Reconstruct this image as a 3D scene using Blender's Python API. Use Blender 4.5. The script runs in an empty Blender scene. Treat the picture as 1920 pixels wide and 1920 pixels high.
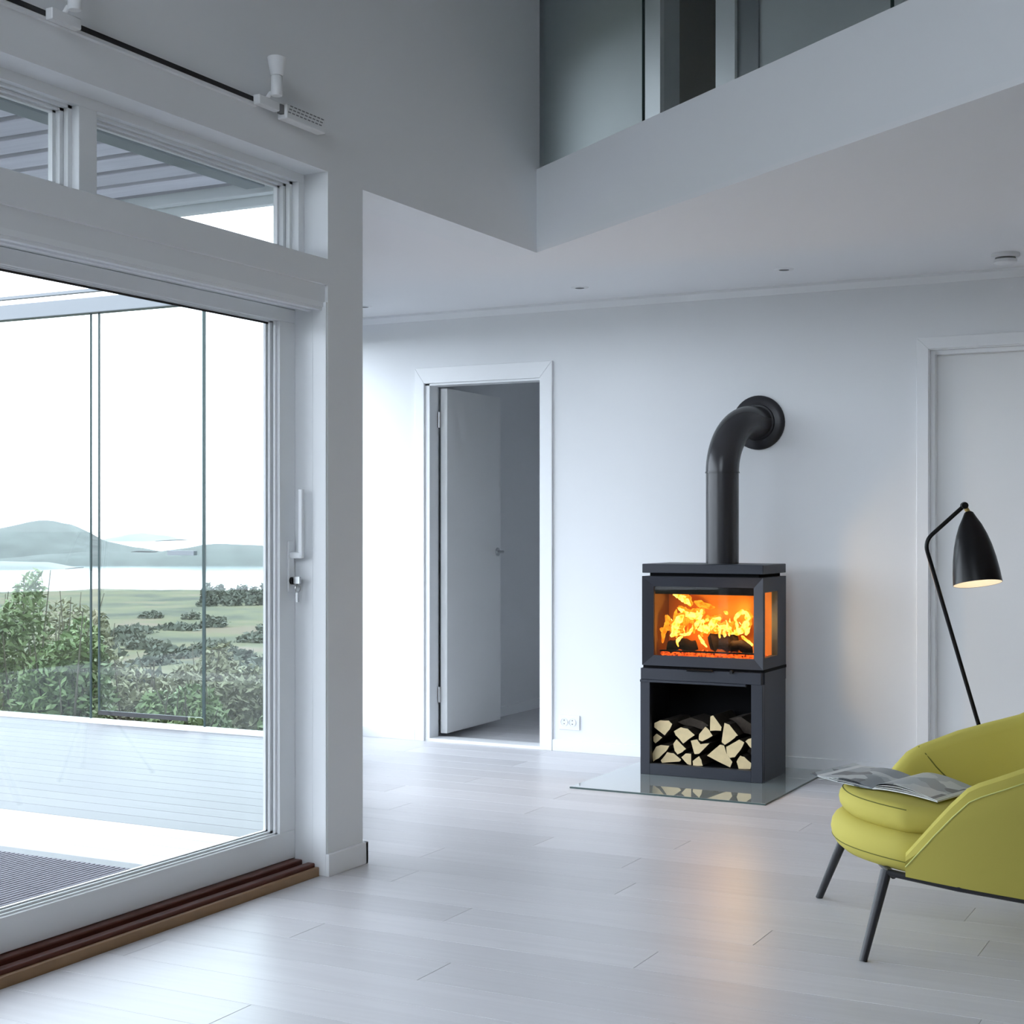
import bpy, bmesh, math, random
from mathutils import Vector, Matrix, noise
random.seed(7)
R = math.radians
sc = bpy.context.scene
COL = sc.collection

# ------------------------------------------------------------ camera, world, exposure
cam_d = bpy.data.cameras.new('camera')
cam = bpy.data.objects.new('camera', cam_d)
COL.objects.link(cam)
cam.location = (0, 0, 1.21)
cam.rotation_euler = (R(90), 0, R(27.5))
cam_d.sensor_width = 36.0
cam_d.lens = 36.0 * 2823 / 1920
cam_d.shift_y = 30 / 1920
cam_d.clip_end = 3000
sc.camera = cam

world = bpy.data.worlds.new('overcast_sky')
sc.world = world
world.use_nodes = True
bg = world.node_tree.nodes['Background']
bg.inputs[0].default_value = (0.89, 0.955, 1.085, 1)
bg.inputs[1].default_value = 1.0

sc.view_settings.view_transform = 'Standard'
sc.view_settings.look = 'None'
sc.view_settings.gamma = 1
sc.view_settings.use_curve_mapping = False
sc.view_settings.exposure = 2.68
sc.cycles.max_bounces = 12
sc.cycles.diffuse_bounces = 7
sc.cycles.glossy_bounces = 4
sc.cycles.transparent_max_bounces = 24
sc.cycles.use_denoising = True
sc.cycles.caustics_reflective = False
sc.cycles.caustics_refractive = False

# ------------------------------------------------------------ materials
def new_mat(name):
    m = bpy.data.materials.new(name); m.use_nodes = True
    nt = m.node_tree
    return m, nt, nt.nodes['Principled BSDF']

def plain(name, col, rough=0.5, metal=0.0, spec=0.5, bump=0.0, bscale=200, var=0.0, vscale=3.0, coat=0.0):
    m, nt, p = new_mat(name)
    p.inputs['Base Color'].default_value = (*col, 1)
    p.inputs['Roughness'].default_value = rough
    p.inputs['Metallic'].default_value = metal
    p.inputs['Specular IOR Level'].default_value = spec
    p.inputs['Coat Weight'].default_value = coat
    tc = nt.nodes.new('ShaderNodeTexCoord')
    if var:
        n = nt.nodes.new('ShaderNodeTexNoise'); n.inputs['Scale'].default_value = vscale
        n.inputs['Detail'].default_value = 4
        nt.links.new(tc.outputs['Object'], n.inputs['Vector'])
        mx = nt.nodes.new('ShaderNodeMix'); mx.data_type = 'RGBA'
        mx.inputs[6].default_value = (*[c * (1 - var) for c in col], 1)
        mx.inputs[7].default_value = (*[min(1, c * (1 + var)) for c in col], 1)
        nt.links.new(n.outputs['Fac'], mx.inputs[0])
        nt.links.new(mx.outputs[2], p.inputs['Base Color'])
    if bump:
        n2 = nt.nodes.new('ShaderNodeTexNoise'); n2.inputs['Scale'].default_value = bscale
        nt.links.new(tc.outputs['Object'], n2.inputs['Vector'])
        b = nt.nodes.new('ShaderNodeBump'); b.inputs['Strength'].default_value = bump
        b.inputs['Distance'].default_value = 0.002
        nt.links.new(n2.outputs['Fac'], b.inputs['Height'])
        nt.links.new(b.outputs['Normal'], p.inputs['Normal'])
    return m

def plank_mat(name, c1, c2, rough, grain_axis_scale=(1.2, 26, 26), spec=0.5, hv=0.12, bump=0.06):
    """boards with long grain along local X, each board its own tone"""
    m, nt, p = new_mat(name)
    N = nt.nodes.new; L = nt.links.new
    tc = N('ShaderNodeTexCoord'); mp = N('ShaderNodeMapping')
    mp.inputs['Scale'].default_value = grain_axis_scale
    oi = N('ShaderNodeObjectInfo')
    add = N('ShaderNodeVectorMath'); add.operation = 'ADD'
    cmb = N('ShaderNodeCombineXYZ')
    ml = N('ShaderNodeMath'); ml.operation = 'MULTIPLY'; ml.inputs[1].default_value = 37
    L(oi.outputs['Random'], ml.inputs[0])
    for i in range(3): L(ml.outputs[0], cmb.inputs[i])
    L(tc.outputs['Object'], mp.inputs['Vector']); L(mp.outputs[0], add.inputs[0]); L(cmb.outputs[0], add.inputs[1])
    n = N('ShaderNodeTexNoise'); n.inputs['Scale'].default_value = 1.6; n.inputs['Detail'].default_value = 6
    n.inputs['Distortion'].default_value = 0.6
    L(add.outputs[0], n.inputs['Vector'])
    mx = N('ShaderNodeMix'); mx.data_type = 'RGBA'
    mx.inputs[6].default_value = (*c1, 1); mx.inputs[7].default_value = (*c2, 1)
    L(n.outputs['Fac'], mx.inputs[0])
    hsv = N('ShaderNodeHueSaturation')
    mr = N('ShaderNodeMapRange'); mr.inputs['To Min'].default_value = 1 - hv; mr.inputs['To Max'].default_value = 1 + hv
    L(oi.outputs['Random'], mr.inputs['Value']); L(mr.outputs[0], hsv.inputs['Value'])
    L(mx.outputs[2], hsv.inputs['Color']); L(hsv.outputs[0], p.inputs['Base Color'])
    p.inputs['Roughness'].default_value = rough
    p.inputs['Specular IOR Level'].default_value = spec
    b = N('ShaderNodeBump'); b.inputs['Strength'].default_value = bump; b.inputs['Distance'].default_value = 0.002
    L(n.outputs['Fac'], b.inputs['Height']); L(b.outputs['Normal'], p.inputs['Normal'])
    return m

def glass_mat(name, tint=(0.97, 0.99, 0.985), refl=1.0):
    """thin architectural pane: clear transmission plus Fresnel reflection"""
    m = bpy.data.materials.new(name); m.use_nodes = True
    nt = m.node_tree; nt.nodes.clear(); N = nt.nodes.new
    o = N('ShaderNodeOutputMaterial'); mix = N('ShaderNodeMixShader')
    t = N('ShaderNodeBsdfTransparent'); t.inputs[0].default_value = (*tint, 1)
    g = N('ShaderNodeBsdfGlossy'); g.inputs['Roughness'].default_value = 0.0
    lw_ = N('ShaderNodeLayerWeight'); lw_.inputs['Blend'].default_value = 0.5
    pw = N('ShaderNodeMath'); pw.operation = 'POWER'; pw.inputs[1].default_value = 5.0
    ml = N('ShaderNodeMath'); ml.operation = 'MULTIPLY_ADD'; ml.inputs[1].default_value = 0.96 * refl; ml.inputs[2].default_value = 0.04 * refl
    nt.links.new(lw_.outputs['Facing'], pw.inputs[0]); nt.links.new(pw.outputs[0], ml.inputs[0]); nt.links.new(ml.outputs[0], mix.inputs[0])
    nt.links.new(t.outputs[0], mix.inputs[1]); nt.links.new(g.outputs[0], mix.inputs[2])
    nt.links.new(mix.outputs[0], o.inputs[0])
    return m

def emit_mat(name, c1, c2, strength, scale=25):
    m = bpy.data.materials.new(name); m.use_nodes = True
    nt = m.node_tree; nt.nodes.clear(); N = nt.nodes.new
    o = N('ShaderNodeOutputMaterial'); e = N('ShaderNodeEmission')
    tc = N('ShaderNodeTexCoord'); n = N('ShaderNodeTexNoise'); n.inputs['Scale'].default_value = scale
    n.inputs['Detail'].default_value = 3
    rp = N('ShaderNodeValToRGB')
    rp.color_ramp.elements[0].position = 0.35; rp.color_ramp.elements[0].color = (*c1, 1)
    rp.color_ramp.elements[1].position = 0.62; rp.color_ramp.elements[1].color = (*c2, 1)
    nt.links.new(tc.outputs['Object'], n.inputs['Vector']); nt.links.new(n.outputs['Fac'], rp.inputs[0])
    nt.links.new(rp.outputs[0], e.inputs[0]); e.inputs[1].default_value = strength
    nt.links.new(e.outputs[0], o.inputs[0])
    return m

M = {}
M['wall'] = plain('wall_paint', (0.80, 0.815, 0.83), 0.62, bump=0.02, bscale=350, spec=0.3)
M['ceiling'] = plain('ceiling_paint', (0.82, 0.825, 0.84), 0.75, spec=0.2)
M['trim'] = plain('trim_paint', (0.83, 0.845, 0.86), 0.38)
M['frame'] = plain('window_paint', (0.84, 0.86, 0.875), 0.32)
M['door'] = plain('door_paint', (0.80, 0.81, 0.81), 0.33)
M['floor'] = plank_mat('floor_boards', (0.56, 0.55, 0.565), (0.67, 0.662, 0.68), 0.37, hv=0.07, spec=0.38)
M['subfloor'] = plain('subfloor', (0.42, 0.40, 0.40), 0.6)
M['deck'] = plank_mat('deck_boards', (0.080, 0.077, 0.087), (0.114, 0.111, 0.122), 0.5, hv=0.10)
M['deck_lit'] = plank_mat('lit_band_deck_boards', (0.34, 0.34, 0.35), (0.42, 0.42, 0.43), 0.45, hv=0.05)  # bright band of light across the deck, put into the board colour
M['soffit'] = plank_mat('weathered_boards', (0.46, 0.47, 0.53), (0.66, 0.67, 0.73), 0.7, hv=0.10, bump=0.2)
M['greybeam'] = plain('grey_painted_beam', (0.17, 0.19, 0.205), 0.5, var=0.08)
M['exterior'] = plain('exterior_white', (0.62, 0.66, 0.67), 0.5)
M['glass'] = glass_mat('pane_glass')
M['tallglass'] = glass_mat('screen_glass', (0.90, 0.955, 0.94), 1.0)
M['glassedge'] = plain('glass_edge', (0.030, 0.052, 0.050), 0.4, spec=0.2)
M['dimwall'] = plain('bounce_dimming_wall', (0.30, 0.25, 0.20), 0.6, var=0.15, vscale=6)  # out-of-view walls coloured dark so they bounce less light into the room
M['railmetal'] = plain('pale_rail', (0.17, 0.185, 0.20), 0.5)
M['darkback'] = plain('dark_backing', (0.025, 0.026, 0.03), 0.8)
M['stoveglass'] = glass_mat('stove_glass', (0.97, 0.96, 0.94), 0.3)
M['lightwood'] = plain('threshold_oak', (0.30, 0.175, 0.085), 0.4, var=0.25, vscale=9)
M['darkwood'] = plain('threshold_mahogany', (0.105, 0.030, 0.020), 0.4, spec=0.3, var=0.3, vscale=9)
M['black'] = plain('black_enamel', (0.004, 0.004, 0.005), 0.30, spec=0.3)
M['trackblack'] = plain('track_black', (0.008, 0.008, 0.010), 0.5)
M['stove'] = plain('stove_paint', (0.024, 0.027, 0.038), 0.45, spec=0.35, bump=0.03, bscale=600)
M['stovein'] = plain('log_box_black', (0.007, 0.007, 0.008), 0.85, spec=0.12)
M['pipe'] = plain('pipe_paint', (0.030, 0.030, 0.034), 0.27)
M['collar'] = plain('collar_paint', (0.012, 0.012, 0.016), 0.35)
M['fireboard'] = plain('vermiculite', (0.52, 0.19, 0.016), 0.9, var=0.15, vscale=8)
M['fireboard_dark'] = plain('dark_liner', (0.15, 0.075, 0.016), 0.8, var=0.3, vscale=8)  # side liner, darker and browner than the back panel
M['hearth'] = plain('smoked_hearth_glass', (0.30, 0.34, 0.335), 0.03, spec=1.0, coat=0.6)
M['hearth'].node_tree.nodes['Principled BSDF'].inputs['IOR'].default_value = 1.6
M['hearth_edge'] = plain('hearth_edge', (0.05, 0.085, 0.08), 0.1)
M['bark'] = plain('bark', (0.050, 0.037, 0.027), 0.9, bump=0.8, bscale=60, var=0.6, vscale=40)
M['split'] = plain('split_wood', (0.76, 0.60, 0.34), 0.75, var=0.18, vscale=22)
M['fabric'] = plain('lime_fabric', (0.53, 0.465, 0.105), 0.78, bump=0.15, bscale=900, spec=0.2)
M['seam'] = plain('dark_seam', (0.13, 0.13, 0.02), 0.9)
M['stitch'] = plain('pale_stitch', (0.60, 0.61, 0.20), 0.8)
M['legs'] = plain('charcoal_steel', (0.022, 0.022, 0.027), 0.38)
M['brass'] = plain('brass', (0.50, 0.37, 0.14), 0.3, metal=1.0)
M['steel'] = plain('brushed_steel', (0.55, 0.56, 0.57), 0.3, metal=1.0)
M['shade_in'] = plain('shade_inside', (0.86, 0.82, 0.74), 0.5)
M['bulb'] = emit_mat('bulb_glow', (1.0, 0.80, 0.55), (1.0, 0.85, 0.62), 0.22)
M['plastic'] = plain('white_plastic', (0.78, 0.79, 0.80), 0.4)
M['greyplastic'] = plain('grey_recess', (0.20, 0.205, 0.215), 0.5)
M['paper'] = plain('page_paper', (0.74, 0.75, 0.74), 0.5)
M['mat'] = plain('grid_mat', (0.165, 0.158, 0.185), 0.85)
M['olive'] = plain('olive_paint', (0.22, 0.215, 0.18), 0.7)
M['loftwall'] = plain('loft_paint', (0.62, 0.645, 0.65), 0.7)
M['flame_y'] = emit_mat('flame_yellow', (1.0, 0.24, 0.008), (1.0, 0.66, 0.12), 0.48, 48)
M['flame_o'] = emit_mat('flame_orange', (1.0, 0.15, 0.003), (1.0, 0.36, 0.02), 0.26, 48)
M['ember'] = emit_mat('ember_glow', (0.012, 0.003, 0.002), (1.0, 0.10, 0.01), 0.4, 70)
M['char'] = plain('charred_wood', (0.010, 0.0045, 0.003), 0.95, spec=0.1, bump=0.8, bscale=80, var=0.6, vscale=40)
M['leaf'] = plank_mat('shrub_leaf', (0.075, 0.115, 0.048), (0.175, 0.225, 0.080), 0.6, (1, 1, 1), hv=0.2, bump=0)
M['leaf2'] = plank_mat('shrub_leaf_dry', (0.105, 0.112, 0.066), (0.215, 0.205, 0.120), 0.7, (1, 1, 1), hv=0.2, bump=0)
M['stem'] = plain('shrub_stem', (0.09, 0.075, 0.055), 0.9)
M['scrub'] = plain('scrub', (0.058, 0.066, 0.050), 0.9, var=0.35, vscale=0.8)
M['hillrock'] = plain('hill_heath', (0.047, 0.056, 0.052), 0.95, var=0.65, vscale=0.22, spec=0.1)
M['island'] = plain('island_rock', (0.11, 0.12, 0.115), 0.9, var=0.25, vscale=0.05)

def meadow_mat():
    m, nt, p = new_mat('meadow')
    N = nt.nodes.new; L = nt.links.new
    tc = N('ShaderNodeTexCoord')
    n = N('ShaderNodeTexNoise'); n.inputs['Scale'].default_value = 0.16; n.inputs['Detail'].default_value = 10
    n.inputs['Roughness'].default_value = 0.68
    L(tc.outputs['Object'], n.inputs['Vector'])
    r = N('ShaderNodeValToRGB'); cr = r.color_ramp
    cr.elements[0].position = 0.38; cr.elements[0].color = (0.040, 0.045, 0.034, 1)
    cr.elements[1].position = 0.62; cr.elements[1].color = (0.110, 0.086, 0.064, 1)
    e = cr.elements.new(0.45); e.color = (0.066, 0.070, 0.046, 1)
    e = cr.elements.new(0.54); e.color = (0.088, 0.088, 0.050, 1)
    L(n.outputs['Fac'], r.inputs[0]); L(r.outputs[0], p.inputs['Base Color'])
    p.inputs['Roughness'].default_value = 0.95
    p.inputs['Specular IOR Level'].default_value = 0.1
    return m
M['meadow'] = meadow_mat()
m, nt, p = new_mat('lake_water')
p.inputs['Base Color'].default_value = (0.10, 0.13, 0.14, 1); p.inputs['Roughness'].default_value = 0.12
p.inputs['Specular IOR Level'].default_value = 0.8
M['water'] = m

def print_mat(name, seed):
    """printed magazine page: soft grey photo blocks on paper"""
    m, nt, p = new_mat(name); N = nt.nodes.new; L = nt.links.new
    tc = N('ShaderNodeTexCoord'); mp = N('ShaderNodeMapping')
    mp.inputs['Location'].default_value = (seed, seed * 1.7, 0)
    L(tc.outputs['Object'], mp.inputs['Vector'])
    v = N('ShaderNodeTexVoronoi'); v.inputs['Scale'].default_value = 11; v.distance = 'CHEBYCHEV'
    L(mp.outputs[0], v.inputs['Vector'])
    r = N('ShaderNodeValToRGB'); cr = r.color_ramp
    cr.interpolation = 'CONSTANT'
    cr.elements[0].color = (0.20, 0.23, 0.25, 1); cr.elements[1].position = 0.7; cr.elements[1].color = (0.50, 0.53, 0.52, 1)
    e = cr.elements.new(0.3); e.color = (0.33, 0.37, 0.38, 1)
    e = cr.elements.new(0.5); e.color = (0.07, 0.08, 0.09, 1)
    L(v.outputs['Color'], r.inputs[0]); L(r.outputs[0], p.inputs['Base Color'])
    p.inputs['Roughness'].default_value = 0.3
    return m
M['print'] = print_mat('printed_page', 3.1)

# ------------------------------------------------------------ helpers
class MB:
    """collects geometry for ONE mesh object"""
    def __init__(s): s.v = []; s.f = []; s.mi = []
    def add(s, vs, fs, mi=0):
        b = len(s.v); s.v += [tuple(v) for v in vs]
        for f in fs: s.f.append([b + i for i in f]); s.mi.append(mi)
        return s
    def box(s, x0, x1, y0, y1, z0, z1, mi=0):
        return s.add([(x0,y0,z0),(x1,y0,z0),(x1,y1,z0),(x0,y1,z0),(x0,y0,z1),(x1,y0,z1),(x1,y1,z1),(x0,y1,z1)],
                     [(3,2,1,0),(4,5,6,7),(0,1,5,4),(1,2,6,5),(2,3,7,6),(3,0,4,7)], mi)
    def prism(s, poly, z0, z1, mi=0, axis='z', mi_cap=None):
        """poly in the two other axes (counter-clockwise seen from + of the axis)"""
        n = len(poly)
        def P(a, b, c): return {'z': (a, b, c), 'y': (a, c, b), 'x': (c, a, b)}[axis]
        vs = [P(a, b, z0) for a, b in poly] + [P(a, b, z1) for a, b in poly]
        s.add(vs, [[(i), (i + 1) % n, n + (i + 1) % n, n + i] for i in range(n)], mi)
        b = len(s.v) - 2 * n
        cm = mi if mi_cap is None else mi_cap
        s.f.append([b + i for i in reversed(range(n))]); s.mi.append(cm)
        s.f.append([b + n + i for i in range(n)]); s.mi.append(cm)
        return s
    def tube(s, pts, rad, seg=10, mi=0, cap=True, flat=1.0):
        pts = [Vector(p) for p in pts]; n = len(pts)
        rads = rad if isinstance(rad, (list, tuple)) else [rad] * n
        rings = []; up = None
        for i, p in enumerate(pts):
            d = (pts[min(i + 1, n - 1)] - pts[max(i - 1, 0)]).normalized()
            if up is None:
                up = Vector((0, 0, 1)) if abs(d.z) < 0.9 else Vector((0, 1, 0))
            a = d.cross(up)
            if a.length < 1e-4: a = d.cross(Vector((1, 0, 0)))
            a.normalize(); b2 = a.cross(d).normalized(); up = b2
            rings.append([p + (a * math.cos(t) + b2 * math.sin(t) * flat) * rads[i]
                          for t in [2 * math.pi * k / seg for k in range(seg)]])
        b = len(s.v)
        for r_ in rings: s.v += [tuple(q) for q in r_]
        for i in range(n - 1):
            for k in range(seg):
                k2 = (k + 1) % seg
                s.f.append([b + i*seg + k, b + i*seg + k2, b + (i+1)*seg + k2, b + (i+1)*seg + k]); s.mi.append(mi)
        if cap:
            s.f.append([b + k for k in reversed(range(seg))]); s.mi.append(mi)
            s.f.append([b + (n-1)*seg + k for k in range(seg)]); s.mi.append(mi)
        return s
    def lathe(s, prof, c=(0,0,0), axis=(0,0,1), seg=28, mi=0):
        ax = Vector(axis).normalized(); c = Vector(c)
        a = ax.cross(Vector((0,1,0)) if abs(ax.y) < 0.9 else Vector((1,0,0))).normalized(); b2 = ax.cross(a)
        b = len(s.v)
        for r_, h in prof:
            for k in range(seg):
                t = 2 * math.pi * k / seg
                s.v.append(tuple(c + ax * h + (a * math.cos(t) + b2 * math.sin(t)) * r_))
        for i in range(len(prof) - 1):
            for k in range(seg):
                k2 = (k + 1) % seg
                s.f.append([b + i*seg + k, b + i*seg + k2, b + (i+1)*seg + k2, b + (i+1)*seg + k]); s.mi.append(mi)
        return s
    def build(s, name, mats, parent=None, origin=None, smooth=False, bevel=0.0, bseg=2):
        me = bpy.data.meshes.new(name)
        o0 = Vector(origin) if origin is not None else Vector((0, 0, 0))
        me.from_pydata([tuple(Vector(v) - o0) for v in s.v], [], s.f)
        mats = mats if isinstance(mats, (list, tuple)) else [mats]
        for m_ in mats: me.materials.append(M[m_] if isinstance(m_, str) else m_)
        me.polygons.foreach_set('material_index', s.mi)
        bm = bmesh.new(); bm.from_mesh(me)
        bmesh.ops.recalc_face_normals(bm, faces=bm.faces)
        if bevel:
            es = [e for e in bm.edges if len(e.link_faces) == 2 and e.calc_face_angle(0) > 0.5]
            bmesh.ops.bevel(bm, geom=es, offset=bevel, segments=bseg, profile=0.5, affect='EDGES')
        if smooth:
            for f in bm.faces: f.smooth = True
        bm.to_mesh(me); bm.free()
        if smooth:
            try: me.set_sharp_from_angle(angle=R(50))
            except Exception: pass
        ob = bpy.data.objects.new(name, me)
        COL.objects.link(ob)
        if parent is not None: ob.parent = parent
        return ob

def boxm(*a): return MB().box(*a)

def tag(o, label=None, cat=None, group=None, kind=None):
    if label: o['label'] = label
    if cat: o['category'] = cat
    if group: o['group'] = group
    if kind: o['kind'] = kind
    return o

def thing(name, label, cat, loc=(0,0,0), rotz=0.0, group=None):
    o = bpy.data.objects.new(name, None); COL.objects.link(o)
    o.empty_display_size = 0.05
    o.location = loc; o.rotation_euler = (0, 0, rotz)
    return tag(o, label, cat, group)

def structure(name, label, cat, mb, mat, bevel=0.0, smooth=False):
    o = mb.build(name, mat, bevel=bevel, smooth=smooth)
    return tag(o, label, cat, kind='structure')

def ssetting(name, label, cat, loc=(0,0,0)):
    o = thing(name, label, cat, loc); o['kind'] = 'structure'; return o

# ------------------------------------------------------------ room constants (metres)
W = -2.985            # inner face of the window wall
WT = 0.20             # its thickness
B = 7.37              # room face of the stove wall
CZ = 2.43             # lower ceiling
HI = 5.5              # ceiling of the double-height part
XR = 2.6              # wall on the right, out of view
YB = -2.2             # wall behind the camera
HX0, HX1 = -3.19, -5.02   # slanting glazed wall behind the post: x at y=4.57 and at y=7.37
FC = (W, 5.97); FD = (0.813, -0.582)   # loft edge: corner and direction
def fas_y(x): return FC[1] - (x - FC[0]) * 0.582 / 0.813
def slant_x(y): return HX0 + (HX1 - HX0) * (y - 4.57) / (B - 4.57)

# ------------------------------------------------------------ floor of single boards
fl = structure('floor', 'pale whitewashed timber board floor', 'floor',
    MB().prism([(W-0.03, YB), (XR, YB), (XR, B+0.12), (slant_x(B), B+0.12), (slant_x(4.57), 4.57), (W-0.03, 4.57)], -0.16, -0.014), 'subfloor')
plank_cache = {}
def plank(parent, mat, x0, x1, y0, y1, z0, z1, name, gap=0.0004, bev=0.0010, label=None):
    lx, ly, lz = round(x1 - x0 - gap*2, 4), round(y1 - y0 - gap*2, 4), round(z1 - z0, 4)
    key = (mat, lx, ly, lz, name)
    if key not in plank_cache:
        plank_cache[key] = boxm(-lx/2, lx/2, -ly/2, ly/2, -lz, 0).build(name, mat, bevel=bev, bseg=1)
        o = plank_cache[key]
    else:
        o = plank_cache[key].copy(); COL.objects.link(o)
    o.parent = parent; o.location = ((x0+x1)/2, (y0+y1)/2, z1)
    return o
def cut_board(parent, mat, xa0, xa1, x1, y0, y1, z0, z1, name):
    g = 0.0005
    cx, cy = (xa0 + x1) / 2, (y0 + y1) / 2
    o = MB().prism([(xa0 - cx, y0 + g - cy), (x1 - g - cx, y0 + g - cy), (x1 - g - cx, y1 - g - cy), (xa1 - cx, y1 - g - cy)], z0 - z1, 0).build(name, mat, parent, bevel=0.001, bseg=1)
    o.location = (cx, cy, z1); return o
PW = 0.185; y = 1.42; row = 0
while y < B - 0.001:
    y1 = min(y + PW, B)
    xa = W - 0.028 if y < 4.345 else (slant_x(max(y, 4.6)) + 0.03 if y > 4.55 else W - 0.19)
    if 4.345 <= y <= 4.55: xa = W + 0.0
    x = xa; off = [0.4, 1.3, 0.8, 1.7, 0.2, 1.05][row % 6] + random.uniform(-.15, .15)
    nxt = xa + off
    while x < 1.6:
        x1 = min(nxt, 1.9)
        if x == xa and y > 4.56: cut_board(fl, 'floor', slant_x(y), slant_x(y1), x1, y, y1, -0.014, 0.0, 'floor_board')
        elif x1 - x > 0.05: plank(fl, 'floor', x, x1, y, y1, -0.014, 0.0, 'floor_board')
        x = x1; nxt = x + 1.95
        if x1 >= 1.9: break
    y = y1; row += 1
# boards behind the camera, out of the picture
MB().box(W-0.028, XR, YB, 1.42, -0.014, 0.0).box(1.9, XR, 1.42, B, -0.014, 0).build('floor_margin', 'floor', fl)

# ------------------------------------------------------------ window wall (left)
ws = MB()
X0, X1 = W - WT, W
ws.box(X0, X1, YB, 6.0, 2.449, HI)                 # upper wall
ws.box(X0, X1, YB, 0.55, 0, 2.449)                  # wall left of the sliding door, out of view
ws.box(X0, X1, 0.55, 4.348, 2.055, 2.145)           # rail under the transom window
ws.box(X0, X1 - 0.012, 0.55, 4.348, 1.995, 2.055)
ws.box(X0, X1, 4.348, 4.568, -0.014, 2.449)         # the post
wl = structure('wall_left', 'white wall with the tall glass door and transom window', 'wall', ws, 'wall')
bb = MB().box(W, W + 0.014, 4.334, 4.584, 0, 0.078).box(W - WT, W + 0.014, 4.568, 4.584, 0, 0.078)
structure('baseboard_left', 'short white skirting around the foot of the post', 'baseboard', bb, 'trim', bevel=0.002)

# transom window
w1 = ssetting('window_1', 'long white framed transom window above the glass door', 'window', (W - 0.1, 3.29, 2.15))
O = w1.location
def part(mb, name, mat, parent, **k): return mb.build(name, mat, parent, origin=parent.location if parent else None, **k)
fx0, fx1 = W - 0.15, W - 0.101
part(MB().box(fx0, fx1, 0.55, 4.348, 2.419, 2.449), 'top_rail', 'frame', w1)
part(MB().box(fx0, fx1, 0.55, 4.348, 2.145, 2.175), 'bottom_rail', 'frame', w1)
for ya, yb in [(4.313, 4.348), (3.245, 3.318), (1.75, 1.823), (0.55, 0.585)]:
    part(MB().box(fx0, fx1 + 0.002, ya, yb, 2.175, 2.419), 'mullion', 'frame', w1, bevel=0.002)
for ya, yb in [(0.585, 1.75), (1.823, 3.245), (3.318, 4.313)]:
    s = MB()
    for k, (d, wdt) in enumerate([(0.012, 0.016), (0.030, 0.030), (0.046, 0.042)]):
        xa, xb = W - 0.118 - d - 0.012, W - 0.118 - d + 0.004
        s.box(xa, xb, ya, ya + wdt, 2.175, 2.419).box(xa, xb, yb - wdt, yb, 2.175, 2.419)
        s.box(xa, xb, ya, yb, 2.419 - wdt * 0.55, 2.419).box(xa, xb, ya, yb, 2.175, 2.175 + wdt * 0.55)
    sash = part(s, 'sash', 'frame', w1)
    g = boxm(W - 0.172, W - 0.166, ya, yb, 2.175, 2.419).build('pane', 'glass', sash, origin=O)

# sliding glass door
d3 = ssetting('door_3', 'large white framed sliding glass door to the deck', 'door', (W - 0.13, 2.5, 0))
lx0, lx1 = W - 0.185, W - 0.135
DB, DT = 0.052, 1.975
part(MB().box(lx0, lx1, 0.60, 4.343, DB, 0.150), 'bottom_rail', 'frame', d3, bevel=0.002)
part(MB().box(lx0, lx1, 0.60, 4.343, 1.928, DT), 'top_rail', 'frame', d3, bevel=0.002)
part(MB().box(lx0, lx1, 4.252, 4.343, 0.150, 1.928), 'stile', 'frame', d3, bevel=0.002)
part(MB().box(lx0, lx1, 0.60, 0.69, 0.150, 1.928), 'stile', 'frame', d3, bevel=0.002)
bead = MB()
for k, (dx, w_) in enumerate([(0.012, 0.010), (0.026, 0.022), (0.038, 0.030)]):
    xa, xb = lx1 - dx - 0.010, lx1 - dx
    bead.box(xa, xb, 4.252 - w_, 4.252, 0.150, 1.928).box(xa, xb, 0.69, 0.69 + w_, 0.150, 1.928)
    bead.box(xa, xb, 0.69, 4.252, 0.150, 0.150 + w_ * 0.5).box(xa, xb, 0.69, 4.252, 1.928 - w_ * 0.25, 1.928)
part(bead, 'glazing_bead', 'frame', d3)
part(boxm(lx0 + 0.006, lx0 + 0.012, 0.69, 4.252, 0.150, 1.928), 'pane', 'glass', d3)
part(boxm(lx0 + 0.0125, lx0 + 0.016, 0.69, 4.252, 1.916, 1.928), 'gasket', 'trackblack', d3)
# frame around the leaf: side jamb in two steps, head track
part(MB().box(W - 0.058, W - 0.002, 4.338, 4.352, 0, 1.995), 'side_jamb', 'frame', d3, bevel=0.002)
part(MB().box(W - 0.19, W - 0.062, 4.344, 4.356, 0, 1.995), 'side_jamb', 'frame', d3)
hd = MB().box(W - 0.19, W - 0.012, 0.55, 4.348, 1.978, 1.995)
hd.box(W - 0.040, W - 0.018, 0.55, 4.348, 1.968, 1.982).box(W - 0.085, W - 0.062, 0.55, 4.348, 1.968, 1.982)
part(hd, 'head_track', 'frame', d3)
# timber threshold
part(boxm(W - 0.046, W - 0.030, 0.55, 4.340, -0.01, 0.030), 'threshold_strip', 'lightwood', d3, bevel=0.003)
part(boxm(W - 0.078, W - 0.047, 0.55, 4.338, -0.01, 0.043), 'threshold_rail', 'darkwood', d3, bevel=0.004)
part(boxm(W - 0.100, W - 0.078, 0.55, 4.338, -0.01, 0.022), 'threshold_groove', 'darkwood', d3)
part(boxm(W - 0.190, W - 0.100, 0.55, 4.338, -0.01, 0.050), 'threshold_rail', 'darkwood', d3, bevel=0.004)
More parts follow.
